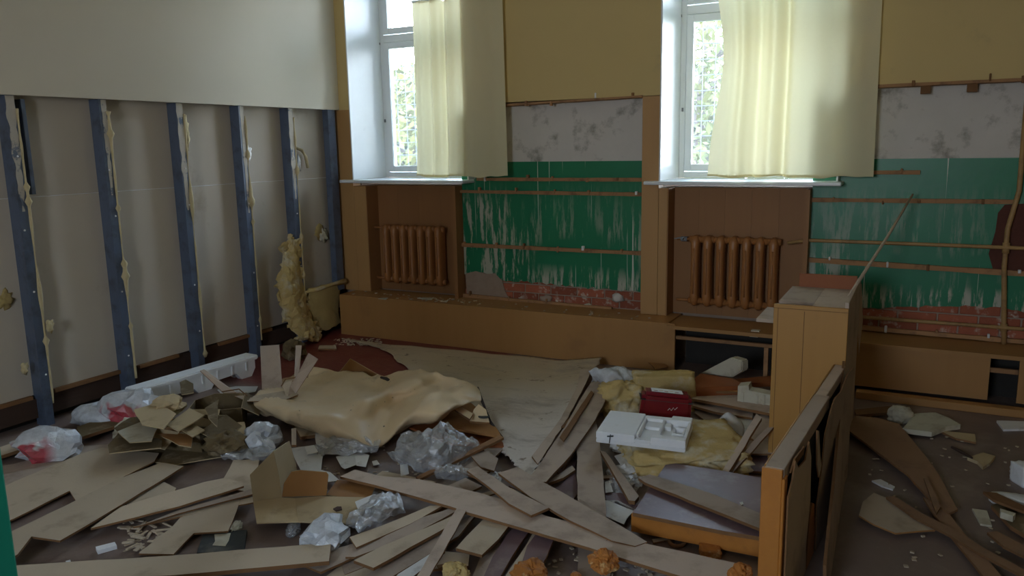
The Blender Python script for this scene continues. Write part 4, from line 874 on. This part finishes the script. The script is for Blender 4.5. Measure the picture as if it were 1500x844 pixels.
# ---- the pile of boards in the middle foreground
T = [  # label, outline, height, thickness, material
 ('lowest wide board in the centre, sloping up to the felt edge', [(745, 712), (800, 650), (845, 600), (862, 620), (838, 700), (800, 735)], .03, .01, 'board_plum'),
 ('short dark plank under the crossing of the two big boards', [(792, 740), (842, 690), (848, 720), (830, 745)], .04, .01, 'board_plum'),
 ('wide dusty board slanting from the centre up toward the wool', [(770, 706), (783, 690), (828, 625), (858, 572), (868, 556), (889, 541), (886, 588), (872, 615), (835, 668), (800, 706)], (.10, .13), .012, 'board'),
 ('narrow curled brown strip along the right edge of the grey felt', [(779, 668), (822, 612), (846, 566), (850, 541), (866, 541), (858, 562), (832, 612), (788, 680)], (.07, .12), .012, 'board'),
 ('splintered strip between the curled strip and the wide dusty board', [(822, 625), (848, 596), (884, 556), (886, 566), (862, 590), (838, 628)], .105, .008, 'edge'),
 ('long dusty board lying nearly lengthways below the tray', [(845, 650), (850, 630), (872, 610), (878, 646), (884, 700), (888, 760), (846, 735)], (.08, .08), .012, 'board'),
 ('upper diagonal board running from the felt to the lower right', [(730, 693), (758, 684), (782, 698), (886, 757), (948, 794), (930, 800), (896, 792), (838, 764), (778, 729)], (.11, .10), .012, 'board'),
 ('longest board, crossing the whole foreground down to the right', [(498, 698), (520, 688), (560, 698), (614, 702), (702, 722), (756, 738), (800, 756), (894, 779), (944, 796), (1078, 825), (1095, 836), (1090, 852), (1000, 845), (915, 819), (862, 802), (800, 784), (708, 757), (635, 735), (551, 711)], (.085, .10), .014, 'board'),
 ('short diagonal board ending at the middle crossing', [(684, 689), (700, 683), (742, 712), (804, 744), (778, 755), (746, 738), (712, 710)], (.10, .12), .012, 'board'),
 ('small broken board below the clear film', [(672, 690), (700, 672), (726, 668), (722, 688), (698, 700)], .06, .01, 'board'),
 ('broken offcut right of the clear film', [(690, 668), (712, 660), (730, 672), (724, 690), (704, 684)], .075, .01, 'board'),
 ('short plank with a pale edge under the short diagonal board', [(655, 712), (682, 700), (706, 712), (686, 722)], .05, .012, 'board'),
 ('uppermost stick of the left fan in the centre foreground', [(512, 787), (560, 770), (630, 741), (648, 741), (600, 768), (522, 802)], (.06, .075), .009, 'board_b'),
 ('second stick of the left fan in the centre foreground', [(506, 816), (556, 790), (604, 762), (657, 746), (669, 748), (600, 786), (520, 816)], (.05, .08), .009, 'board'),
 ('broad third board of the left fan with a cut end', [(518, 821), (560, 800), (647, 763), (667, 754), (657, 771), (547, 832)], (.07, .08), .014, 'board_b'),
 ('lowest stick of the left fan in the centre foreground', [(532, 846), (560, 826), (645, 776), (698, 753), (672, 785), (566, 850)], (.03, .06), .012, 'board'),
 ('narrow diagonal lath lying across the left fan', [(607, 850), (669, 745), (683, 748), (626, 850)], (.075, .095), .008, 'board'),
 ('pale narrow lath crossing behind the fan at the bottom edge', [(575, 850), (612, 812), (645, 790), (652, 808), (598, 850)], (.03, .05), .008, 'paper'),
 ('square-cut pale board lying in the centre foreground', [(668, 803), (684, 785), (710, 759), (748, 767), (730, 790), (706, 813)], (.06, .075), .014, 'board_b'),
 ('pale board under the yellow foam at the bottom edge', [(620, 835), (652, 808), (688, 811), (686, 829)], .03, .012, 'board_b'),
 ('long plum-painted plank at the bottom centre', [(706, 850), (722, 815), (745, 778), (757, 771), (776, 777), (750, 815), (730, 850)], (.03, .05), .014, 'board_plum'),
 ('second plum plank right of the first at the bottom centre', [(760, 838), (772, 800), (786, 781), (812, 787), (802, 812), (790, 836)], (.04, .06), .014, 'board_plum'),
 ('narrow light lath between the two plum planks', [(736, 850), (770, 800), (780, 782), (790, 784), (772, 815), (752, 850)], (.02, .04), .01, 'board_b'),
 ('flat grey board lying under everything at the bottom centre', [(845, 850), (847, 802), (862, 804), (894, 813), (894, 850)], .02, .01, 'board'),
 ('broad dull board lying under the plum planks', [(690, 850), (704, 815), (720, 790), (742, 800), (720, 850)], .018, .008, 'board'),
 ('grey painted square stick pointing down beside the white paper', [(879, 660), (887, 662), (936, 727), (930, 734), (921, 733)], (.09, .07), .02, 'board'),
 ('short dark board under the grey painted stick', [(886, 722), (910, 722), (934, 740), (928, 748), (887, 732)], .04, .015, 'board_plum'),
 ('pale lath in front of the purple board', [(880, 697), (930, 694), (970, 692), (975, 696), (930, 699), (882, 701)], .04, .01, 'board_b'),
 ('small broken plank left of the long dusty board', [(806, 703), (838, 682), (843, 688), (825, 700), (803, 708)], .06, .015, 'board'),
 ('thin stick left of the fan below the bag', [(500, 826), (560, 812), (545, 826), (505, 842)], .015, .008, 'board'),
 ('beige rag of hardboard left of the fan behind the bag', [(545, 700), (560, 690), (640, 706), (600, 712), (560, 712)], .03, .006, 'board_b'),
 ('pale broad sheet lying under the left fan', [(470, 850), (510, 820), (560, 815), (600, 830), (560, 850)], .012, .006, 'board_b'),
]
for lab, pts, z, t, m in T: slab(HB if len(pts) > 4 else OC, lab, 'board', pts, z, t, m)
for pts, z, lab in (([(552, 640), (563, 648), (556, 654), (548, 646)], .03, 'tiny white paper flake beside the linoleum fold'), ([(447, 655), (460, 652), (466, 662), (450, 666)], .05, 'small grey paper flake above the pale card sheet'),
                    ([(545, 676), (552, 674), (556, 680), (547, 682)], .012, 'tiny white paper flake right of the torn white paper'), ([(596, 706), (610, 704), (612, 710), (598, 712)], .02, 'white flake between film and longest board'),
                    ([(520, 735), (548, 724), (566, 728), (545, 742), (525, 748)], .085, 'white paper half under the bluish film right of the carton'), ([(700, 776), (712, 772), (716, 780), (704, 784)], .03, 'white flake beside the square-cut pale board')):
    slab('paper_flake', lab, 'paper', pts, z, .002, 'paper', 'paper', .004)
for pts, z, lab, m in (([(600, 760), (655, 738), (658, 742), (604, 766)], .03, 'thin splintered stick between the first two fan sticks', 'edge'), ([(480, 812), (512, 800), (514, 804), (484, 816)], .02, 'brown splinter left of the fan tips', 'edge'),
                       ([(815, 690), (842, 652), (845, 660), (820, 696)], .05, 'plum stick seen through the gap between the two big boards', 'board_plum'), ([(700, 725), (740, 712), (744, 716), (704, 730)], .06, 'pale splinter by the middle crossing', 'board_b'),
                       ([(560, 800), (620, 785), (622, 790), (563, 806)], .02, 'dark splinter beneath the third fan board', 'edge'), ([(640, 828), (668, 822), (669, 826), (642, 832)], .035, 'thin splinter on the pale board at the bottom edge', 'edge'),
                       ([(820, 640), (866, 572), (870, 576), (826, 646)], .14, 'long dark splinter lying on the wide slanting board', 'edge'), ([(955, 790), (982, 786), (984, 790), (957, 795)], .01, 'short chip on the floor left of the dark ring', 'board_b')):
    slab('wood_splinter', lab, 'splinter', pts, z, .008, m, 'edge', .002)
# ---- wet-looking foam lumps
heap('foam_lump', 'orange-brown foam lump at the bottom edge, left of the other orange lump', 'foam', 776, 852, 50, 34, .14, 'wet_foam', seed=71, amp=.5, freq=1.5, ridge=False, smooth=False, z=.02)
heap('foam_lump', 'orange-brown foam lump on the longest board', 'foam', 884, 832, 38, 30, .12, 'wet_foam', seed=73, amp=.5, freq=1.5, ridge=False, smooth=False, z=.09)
heap('foam_lump', 'orange-brown lump at the right end of the longest board', 'foam', 1084, 852, 34, 30, .10, 'wet_foam', seed=75, amp=.5, freq=1.5, ridge=False, smooth=False, z=.09)
heap('foam_lump', 'small orange crumb between the two bigger orange lumps', 'foam', 844, 848, 16, 10, .05, 'wet_foam', seed=77, amp=.3, z=.02)
heap('foam_lump', 'pale yellow foam wad at the bottom edge on a pale board', 'foam', 669, 850, 38, 30, .12, 'wool', seed=79, amp=.5, freq=1.6, ridge=False, smooth=False, z=.03)
heap('brick_chunk', 'orange brick chunk on the floor by the purple board', 'rubble', 1040, 814, 30, 17, .08, 'wet_foam', seed=81, amp=.1, box_=.8, ridge=False)
bm = bmesh.new(); c = onz(992, 797, .0); tube(bm, [c+Vector((.035*math.cos(a), .035*math.sin(a), .018+.012*math.sin(a))) for a in [k*6.283/18 for k in range(19)]], .009, 8, False); tag(bmobj('cable_ring', bm, 'edge', smooth=True), 'small dark ring lying before the purple board', 'ring')
# ---- purple-topped board with orange edge
root = empty('table_top', onz(1010, 760)); tag(root, 'fallen plum-brown table top with an orange wooden front rail, right of centre', 'table')
tp = [(975, 681), (990, 679), (1060, 690), (1135, 704), (1135, 790), (1060, 778), (927, 751)]
slab('top_plate', None, None, tp, .13, .018, 'board_plum', 'edge', 0, root)
P = [onz(926, 751, .112), onz(1135, 791, .112)]; d = (P[1]-P[0]).normalized(); nrm = Vector((d.y, -d.x, 0)); 
bm = bmesh.new(); prism(bm, [P[0]+nrm*.012, P[1]+nrm*.012, P[1]+nrm*.012-Vector((0, 0, .085)), P[0]+nrm*.012-Vector((0, 0, .085))], -nrm*.03); bmobj('front_rail', bm, ['orange_wood', 'orange_wood'], root)
P = [onz(926, 751, .112), onz(975, 681, .112)]; bm = bmesh.new(); prism(bm, [P[0]+Vector((.02, .05, 0)), P[1]+Vector((.02, 0, 0)), P[1]+Vector((.02, 0, -.1)), P[0]+Vector((.02, .05, -.1))], Vector((.02, 0, 0))); bmobj('side_rail', bm, ['edge', 'edge'], root)
slab(HB, 'dusty plank lying across the plum table top', 'board', [(935, 700), (952, 695), (1040, 722), (1128, 758), (1128, 780), (1040, 745), (945, 707)], (.155, .165), .014, 'board')
slab('polystyrene_scrap', 'tiny white crumb on the plum table top', 'scrap', [(1083, 736), (1088, 735), (1089, 739), (1085, 740)], .14, .006, 'eps', 'eps', 0)
# ---- wool blocks, red case, tray
heap('mineral_wool_block', 'flat yellow mineral wool under the polystyrene tray', 'insulation', 1000, 676, 172, 48, .62, 'wool', seed=91, amp=.16, freq=3, box_=.6, sub=5)
heap('mineral_wool_block', 'squared yellow mineral wool block behind the red case', 'insulation', 972, 598, 88, 62, .16, 'wool', seed=93, amp=.06, freq=3, box_=.93, sub=5, ridge=False)
heap('mineral_wool_block', 'ragged yellow wool clump left of the red case', 'insulation', 908, 602, 62, 50, .24, 'wool', seed=95, amp=.22, freq=2.4, box_=.5, sub=5)
sheet('plastic_film', 'whitish film wrapped over the ragged wool clump', 'film', [[(862, 545, .22), (890, 540, .26), (918, 541, .24), (930, 552, .2)], [(866, 554, .18), (892, 550, .24), (915, 552, .22), (932, 560, .16)], [(866, 560, .12), (886, 562, .18), (905, 562, .18), (920, 566, .15)]], 'bag', 8, .03, 12, .003, crease=1)
def red_case():
    base = onz(972, 612, .12); s = mpp(base); w, h, d = 75*s, 40*s, .12; root = empty('red_case', base, .40); tag(root, 'dark red plastic case with a pale sticker on top, leaning on the yellow wool', 'case')
    bm = bmesh.new(); bx(bm, -w/2, w/2, -d/2, d/2, 0, h); bmesh.ops.bevel(bm, geom=bm.edges[:], offset=.022, segments=4, affect='EDGES')
    for v in bm.verts: v.co.x *= 1-.06*(v.co.z/h); v.co.z += .004*math.cos(v.co.x/w*3)
    Mx = Matrix.Rotation(.10, 4, 'Y')
    def fin(nm, bm, m, sm=False):
        o = link(nm, bpy.data.meshes.new(nm), m, root); bm.transform(Mx); bm.normal_update(); bm.to_mesh(o.data); bm.free()
        if sm:
            for p in o.data.polygons: p.use_smooth = True
    fin('body', bm, 'red')
    bm = bmesh.new(); bx(bm, -w*.30, w*.30, -.035, .035, h+.0035, h+.0045); fin('sticker', bm, 'eps')
    for k in range(5): bm = bmesh.new(); bx(bm, -w*.25+k*w*.1, -w*.25+k*w*.1+w*.07, -.02+.012*(k % 2), -.012+.012*(k % 2), h+.0045, h+.0050); fin('print_line', bm, 'lino' if k % 2 else 'edge')
    bm = bmesh.new()   # short pale scrawl on the front
    y = -d/2-.001
    tube(bm, [(.01, y, h*.42), (.02, y, h*.50), (.03, y, h*.42), (.042, y, h*.54), (.05, y, h*.46), (.064, y, h*.56)], .0018, 5); fin('front_mark', bm, 'paper')
    bm = bmesh.new(); bx(bm, -w/2-.001, w/2+.001, -d/2-.0015, d/2+.001, h*.72, h*.735); fin('seam', bm, 'black')
red_case()
def eps_tray():
    z = .23; c = {k: onz(*v, z) for k, v in dict(FL=(873, 632), FR=(1004, 647), BL=(894, 601), BR=(1015, 613)).items()}
    h = .062; root = empty('polystyrene_tray', c['FL']-Vector((0, 0, h))); tag(root, 'white polystyrene packing tray with square recesses, lying on the yellow wool', 'packing')
    def P(u, v, dz): return (c['FL'].lerp(c['FR'], u)).lerp(c['BL'].lerp(c['BR'], u), v)+Vector((0, 0, dz))
    def cell(nm, u0, u1, v0, v1, z0, z1):
        bm = bmesh.new(); prism(bm, [P(u0, v0, z1), P(u1, v0, z1), P(u1, v1, z1), P(u0, v1, z1)], Vector((0, 0, z0-z1))); bmesh.ops.bevel(bm, geom=bm.edges[:], offset=.0035, segments=2, affect='EDGES'); bmobj(nm, bm, 'eps', root)
    cell('base', 0, 1, 0, 1, -h, -.040); cell('solid_block', 0, .44, 0, 1, -.040, 0); cell('front_rim', .62, 1, 0, .16, -.040, 0); cell('front_rim', .44, .62, 0, .10, -.040, -.022)
    cell('back_rim', .44, .76, .86, 1, -.040, -.008); cell('back_rim', .76, 1, .80, 1, -.040, .004); cell('end_rim', .965, 1, .16, .8, -.040, 0)
    cell('divider', .44, .47, .1, .86, -.04, -.006); cell('divider', .665, .70, .16, .86, -.04, -.006); cell('step', .48, .66, .60, .86, -.04, -.024); cell('step', .70, .78, .62, .80, -.04, -.016)
    cell('box_wall', .82, .955, .30, .34, -.04, -.008); cell('box_wall', .82, .955, .56, .60, -.04, -.008); cell('box_wall', .82, .84, .34, .56, -.04, -.008); cell('box_wall', .935, .955, .34, .56, -.04, -.008); cell('notch_block', .72, .82, .16, .26, -.04, -.018)
    bm = bmesh.new(); q = P(.17, 0, -.02); obox(bm, q+Vector((0, -.003, .012)), q+Vector((-.006, -.004, -.036)), .007, .004); obox(bm, q+Vector((-.018, -.003, .0)), q+Vector((.016, -.003, .006)), .008, .006); bmobj('dark_mark', bm, 'black', root)
eps_tray()
# ---- debris between wool and cabinet
T = [
 ('long dusty plank below the niche opening, behind the wool', [(1012, 572), (1060, 575), (1135, 588), (1200, 602), (1200, 612), (1130, 606), (1060, 592), (1014, 584)], (.10, .10), .018, 'board'),
 ('second plank in front of the long dusty one, beside the wool', [(1014, 585), (1060, 596), (1104, 602), (1102, 612), (1050, 604), (1014, 594)], .06, .015, 'board'),
 ('orange lath behind the yellowed polystyrene', [(1014, 567), (1092, 568), (1092, 574), (1040, 573), (1014, 572)], .13, .015, 'cab_wood'),
 ('dull wide board under the papers right of the wool', [(1020, 590), (1100, 606), (1108, 625), (1040, 622), (1018, 605)], .02, .01, 'board'),
 ('grey-violet sheet between the leaning slats and the cabinet', [(1085, 664), (1106, 622), (1120, 598), (1140, 640), (1140, 665)], (.05, .07), .01, 'board'),
 ('left leaning slat before the cabinet', [(1058, 690), (1066, 694), (1082, 668), (1116, 612), (1108, 606), (1092, 632)], (.10, .25), .02, 'board'),
 ('right thin leaning slat ending at the cabinet side', [(1068, 693), (1074, 692), (1140, 618), (1136, 614), (1096, 654)], (.08, .22), .012, 'board'),
 ('short broken lath between the two leaning slats', [(1078, 672), (1092, 654), (1096, 656), (1084, 674)], .08, .012, 'board_b'),
 ('dark board under the leaning slats', [(1090, 672), (1128, 664), (1140, 668), (1140, 692), (1100, 690)], .02, .012, 'board_plum'),
 ('small brown wedge leaning on the ledge panel', [(946, 526), (962, 521), (978, 538), (960, 541)], .06, .008, 'card_or'),
 ('stick of wood over the grey papers', [(1074, 638), (1098, 640), (1104, 644), (1076, 641)], .09, .008, 'edge'),
 ('grey stick lying from the papers to the left slat', [(1056, 621), (1062, 620), (1084, 638), (1078, 641)], .10, .008, 'edge'),
]
for lab, pts, z, t, m in T: slab('plank' if 'plank' in lab else 'lath' if ('lath' in lab or 'slat' in lab) else OC, lab, 'board', pts, z, t, m)
for pts, z, lab in (([(1010, 612), (1045, 620), (1062, 618), (1072, 640), (1050, 646), (1030, 634)], .09, 'bluish grey torn paper right of the polystyrene tray'), ([(1040, 640), (1060, 632), (1085, 652), (1078, 662), (1056, 650)], .11, 'grey-blue paper sheet by the left leaning slat')):
    slab('paper_sheet', lab, 'paper', pts, z, .003, 'paper', 'paper', .008)
sheet('paper_sheet', 'grey creased paper peak behind the blue-grey papers', 'paper', [[(1050, 618, .08), (1066, 604, .16), (1086, 616, .08)], [(1046, 624, .06), (1064, 616, .12), (1090, 630, .06)], [(1040, 632, .03), (1062, 636, .05), (1088, 642, .04)]], 'paper', 6, .01, 9, .002)
def eps_old1():
    A, B = onz(1080, 592, .08), onz(1140, 600, .08); d = (B-A).normalized(); b = Vector((-d.y, d.x, 0)); s = mpp(A); L = (B-A).length
    root = empty('polystyrene_moulding', A); tag(root, 'yellowed polystyrene moulding beside the cabinet', 'packing')
    pf = [(0, 0), (0, .12), (L*.26, .135), (L*.28, .10), (L, .085), (L, 0), (L*.78, -.002), (L*.76, .014), (L*.5, .012), (L*.48, -.002), (L*.40, 0), (L*.39, .014), (L*.30, .014), (L*.28, 0)]
    bm = bmesh.new(); prism(bm, [A+d*u+Vector((0, 0, z)) for u, z in pf], b*.09); bmesh.ops.triangulate(bm, faces=[f for f in bm.faces if len(f.verts) > 4]); bmobj('body', bm, ['eps_old', 'eps_old'], root)
    for u in (.1, .45, .62, .8): bm = bmesh.new(); q = A+d*L*u-b*.008; prism(bm, [q+Vector((0, 0, .01)), q+d*.014+Vector((0, 0, .01)), q+d*.014+Vector((0, 0, .085)), q+Vector((0, 0, .085))], b*.01); bmobj('rib', bm, ['eps_old', 'eps_old'], root)
eps_old1()
A = onz(1026, 550, .10); P = [onplane(x, y, A, Vector((-.45, -.89, 0)).normalized()) for x, y in ((1026, 547), (1070, 524), (1087, 529), (1087, 544), (1072, 553))]
bm = bmesh.new(); prism(bm, P, Vector((.03, .07, 0))); bmesh.ops.bevel(bm, geom=bm.edges[:], offset=.008, segments=2, affect='EDGES'); tag(bmobj('polystyrene_wedge', bm, 'eps_old'), 'pale wedge of polystyrene in front of the black ledge opening', 'packing')
slab(OC, 'red-brown boards heaped before the ledge opening', 'board', [(1016, 556), (1026, 547), (1075, 555), (1092, 565), (1016, 568)], .16, .10, 'cab_in', 'cab_in')
slab(OC, 'flat brown board end right of the pale wedge', 'board', [(1072, 556), (1135, 550), (1135, 560), (1085, 562)], .12, .03, 'cab_in', 'cab_in')

# ---- cabinet
def cabinet():
    x0, x1, y0, y1, h = -.685, -.315, 4.33, 5.15, .892
    root = empty('cabinet', (x0, y0, 0)); tag(root, 'yellow oak veneered cabinet without its top, standing right of centre', 'cabinet')
    def p(nm, a, b, c, d, e, f, m, bev=.002): return box(nm, a, b, c, d, e, f, m, root, bev)
    p('front_panel', x0, x1, y0, y0+.018, 0, h, 'cab_wood'); bm = bmesh.new(); bx(bm, (x0+x1)/2-.03, (x0+x1)/2-.027, y0-.0008, y0+.001, 0, h-.03); bx(bm, x0, x1, y0-.0008, y0+.001, h-.022, h-.0195); bx(bm, x0+.022, x0+.0245, y0-.0008, y0+.001, 0, h-.022); bmobj('panel_joint', bm, 'edge', root)
    p('side_panel', x1-.02, x1, y0+.018, y1, 0, h+.03, 'board'); p('side_panel', x0, x0+.018, y0+.018, y1, 0, h*.55, 'cab_wood'); p('back_panel', x0+.018, x1-.02, y1-.018, y1, 0, h+.045, 'cab_in')
    p('shelf', x0-.02, x0+.17, y0+.30, y1-.02, h-.055, h-.037, 'board'); p('shelf', x0+.17, x1-.02, y0+.02, y1-.02, h-.055, h-.037, 'board'); p('shelf', x0-.10, x0+.12, y0+.06, y0+.40, h-.12, h-.10, 'board')
    p('shelf', x0+.018, x1-.02, y0+.02, y1-.02, .30, .318, 'cab_in')
cabinet()
# long thin rod leaning from the cabinet to the wall
bm = bmesh.new(); a = onz(1258, 412, .93); b = ony(1337, 285, 5.95); tube(bm, [a+(a-b)*.15, a, a.lerp(b, .5)+Vector((0, 0, -.012)), b], [.011, .011, .009, .007], 7); tag(bmobj('wooden_rod', bm, 'board_b', smooth=True), 'long thin wooden rod leaning from the cabinet to the green wall', 'rod')
for q, (pts, lab) in enumerate((([(1255, 420), (1262, 416), (1264, 470), (1258, 520)], 'splintered strip standing behind the right edge of the cabinet'),)):
    P = [ony(x, y, 5.18) for x, y in pts]; bm = bmesh.new(); prism(bm, P, Vector((0, .01, 0))); tag(bmobj('lath', bm, ['board_b', 'edge']), lab, 'board')
# ---- table tipped on its side in front of the cabinet
def desk():
    A0, A1 = Vector((-.458, 2.80, 0)), Vector((-.372, 4.31, 0)); d = (A1-A0).normalized(); s = Vector((d.y, -d.x, 0)); root = empty('tipped_table', A0); tag(root, 'broken table tipped on its side before the cabinet, with orange wooden end', 'table')
    H = .60; L = (A1-A0).length
    def bar(nm, u0, u1, v0, v1, z0, z1, m):
        bm = bmesh.new(); prism(bm, [A0+d*u+s*v+Vector((0, 0, z1)) for u, v in ((u0, v0), (u0, v1), (u1, v1), (u1, v0))], Vector((0, 0, z0-z1))); bmesh.ops.bevel(bm, geom=bm.edges[:], offset=.0025, segments=1, affect='EDGES'); return bmobj(nm, bm, m, root)
    bar('top_sheet', .02, L, 0, .008, 0, H-.001, 'cab_wood'); bar('top_rail', .0, L*.62, .009, .075, H-.055, H+.002, 'board'); bar('top_rail', L*.625, L, .009, .060, H-.050, H-.002, 'board')
    bar('end_post', -.018, .0, .0, .072, 0, H, 'orange_wood'); bar('end_strip', -.020, .03, .072, .082, 0, H-.03, 'orange_wood'); bar('far_post', L-.05, L-.001, .009, .06, 0, H-.052, 'cab_wood'); bar('bottom_rail', .0, L, .009, .07, 0, .05, 'board')
    bar('inner_sheet', .02, L, .05, .056, .05, H*.9, 'void')  # added near-black sheet standing in for shade in the table's cavity
    def skin(nm, v, pts, m, label=None):   # broken outer veneer, outline in (distance along, height)
        bm = bmesh.new(); prism(bm, [A0+d*u+s*v+Vector((0, 0, z)) for u, z in pts], s*.006); bmesh.ops.triangulate(bm, faces=[f for f in bm.faces if len(f.verts) > 4]); o = bmobj(nm, bm, [m, 'edge'], root)
        if label: o['label'] = label
    skin('veneer', .088, [(.0, 0), (.0, .50), (.06, .54), (.10, .60), (.16, .55), (.30, .53), (.36, .585), (.42, .50), (.45, .30), (.40, .12), (.43, 0)], 'board_b')
    skin('veneer', .095, [(.62, 0), (.58, .22), (.66, .36), (.70, .50), (.82, .57), (.92, .60), (1.10, .58), (1.3, .615), (1.48, .60), (1.5, 0)], 'board')
    skin('veneer', .088, [(.44, 0), (.45, .20), (.50, .27), (.56, .24), (.60, .10), (.60, 0)], 'orange_wood')
    skin('splinter', .10, [(.46, .60), (.50, .585), (.56, .46), (.60, .40), (.56, .36), (.50, .44)], 'board_b'); skin('splinter', .082, [(.05, .57), (.12, .60), (.30, .585), (.28, .56)], 'edge')
desk()
def side_board():
    A0, A1 = Vector((-.235, 3.0, 0)), Vector((-.285, 4.45, 0)); d = (A1-A0).normalized(); s = Vector((d.y, -d.x, 0))
    bm = bmesh.new(); prism(bm, [A0+d*u+Vector((0, 0, z))-s*z*.06 for u, z in ((0, 0), (.0, .16), (.5, .30), (.95, .46), (1.3, .62), (1.45, .60), (1.45, 0))], -s*.012); bmesh.ops.triangulate(bm, faces=[f for f in bm.faces if len(f.verts) > 4])
    tag(bmobj('hardboard_sheet', bm, ['board', 'edge']), 'dusty hardboard standing on edge along the right side of the tipped table', 'board')
side_board()
# ---- right-hand floor
T = [
 ('wide brown board slanting away from the cabinet on the right floor', 'hardboard_sheet', [(1240, 628), (1254, 609), (1285, 612), (1317, 621), (1345, 655), (1375, 695), (1403, 746), (1390, 752), (1376, 742), (1362, 732), (1330, 695)], (.05, .04), .012, 'board_brown'),
 ('splintered strip torn up from the wide brown board', 'lath', [(1353, 700), (1360, 702), (1378, 742), (1372, 752), (1366, 738)], .07, .01, 'board_brown'),
 ('board continuing from the wide one to the bottom edge on the right', 'hardboard_strip', [(1352, 728), (1385, 745), (1402, 768), (1472, 850), (1445, 850), (1405, 800), (1372, 758)], (.035, .03), .012, 'board_brown'),
 ('long thin stick crossing the right floor to the bottom right corner', 'lath', [(1298, 728), (1310, 727), (1350, 752), (1400, 776), (1440, 802), (1520, 845), (1515, 852), (1430, 808), (1392, 784), (1340, 758)], (.05, .04), .012, 'board_brown'),
 ('brown offcut under the pale flat scrap on the right', 'board_offcut', [(1370, 628), (1390, 632), (1428, 636), (1430, 648), (1400, 642)], .02, .012, 'card'),
 ('brown lath by the ledge right of the cabinet', 'lath', [(1252, 600), (1300, 595), (1330, 598), (1300, 604), (1254, 608)], .03, .02, 'edge'),
 ('dark lath lying from the white roll into the right corner', 'lath', [(1440, 720), (1460, 722), (1520, 750), (1518, 756), (1455, 732)], .06, .012, 'edge'),
 ('dark broken boards at the right picture edge', 'board_offcut', [(1452, 740), (1480, 732), (1530, 760), (1530, 800), (1480, 770)], .03, .02, 'card_dark'),
 ('brown board in the lower right corner', 'hardboard_strip', [(1446, 780), (1460, 778), (1530, 815), (1530, 830), (1470, 800)], .04, .012, 'board_brown'),
]
for lab, nm, pts, z, t, m in T: slab(nm, lab, 'board', pts, z, t, m)
slab('cardboard_scrap', 'pale stained piece of card lying in the right foreground', 'cardboard', [(1258, 755), (1264, 735), (1280, 722), (1300, 730), (1345, 755), (1370, 776), (1312, 781), (1280, 768)], (.03, .03), .008, 'board_b', 'card_or', .006)
for pts, lab, m, z in (([(1277, 704), (1290, 702), (1311, 713), (1308, 717), (1292, 712)], 'narrow white paper slip on the right floor', 'paper', .01), ([(1424, 745), (1446, 748), (1453, 770), (1436, 767)], 'small pale tile on the right floor', 'eps_old', .012),
                     ([(1417, 670), (1440, 663), (1458, 668), (1450, 678), (1440, 684), (1432, 676)], 'small yellowish card scrap on the right floor', 'card', .02), ([(1460, 616), (1520, 618), (1520, 628), (1470, 629)], 'white paper by the ledge at the right picture edge', 'paper', .015),
                     ([(1322, 628), (1340, 606), (1370, 604), (1390, 612), (1407, 622), (1385, 625), (1365, 633), (1340, 630)], 'flat pale polystyrene sheet on the right floor near the ledge', 'eps_old', .05),
                     ([(1465, 745), (1488, 752), (1484, 756), (1466, 750)], 'thin pale splinter among the boards at the right edge', 'eps_old', .07)):
    slab('floor_scrap', lab, 'scrap', pts, z, min(z-.002, .03), m, m, .003)
heap('polystyrene_chunk', 'dirty pale lump by the ledge on the right floor', 'packing', 1318, 618, 34, 28, .12, 'eps_old', seed=101, amp=.3)
heap('polystyrene_chunk', 'squared white block at the right picture edge', 'packing', 1500, 708, 26, 34, .12, 'eps', seed=103, amp=.05, box_=.9, ridge=False)
heap('paper_roll', 'white rolled paper bundle at the right picture edge', 'paper', 1488, 742, 70, 20, .10, 'paper', seed=105, amp=.15, box_=.3, rz=-.1)
bm = bmesh.new(); tube(bm, [onz(1394, 655, .02), onz(1408, 662, .02), onz(1424, 671, .025)], [.006, .01, .006], 6); tag(bmobj('wood_splinter', bm, 'dark_wood'), 'dark splinter touching the yellowish card scrap on the right', 'splinter')
# ---- green door leaf at the very left, close to the camera
p = onz(28, 844, .55); bm = bmesh.new(); bx(bm, p.x-.04, p.x, p.y-.75, p.y, .01, 2.05, .006)
struct(bmobj('door_1', bm, 'green_edge'), 'turquoise green door edge cut off by the left picture edge', 'door')
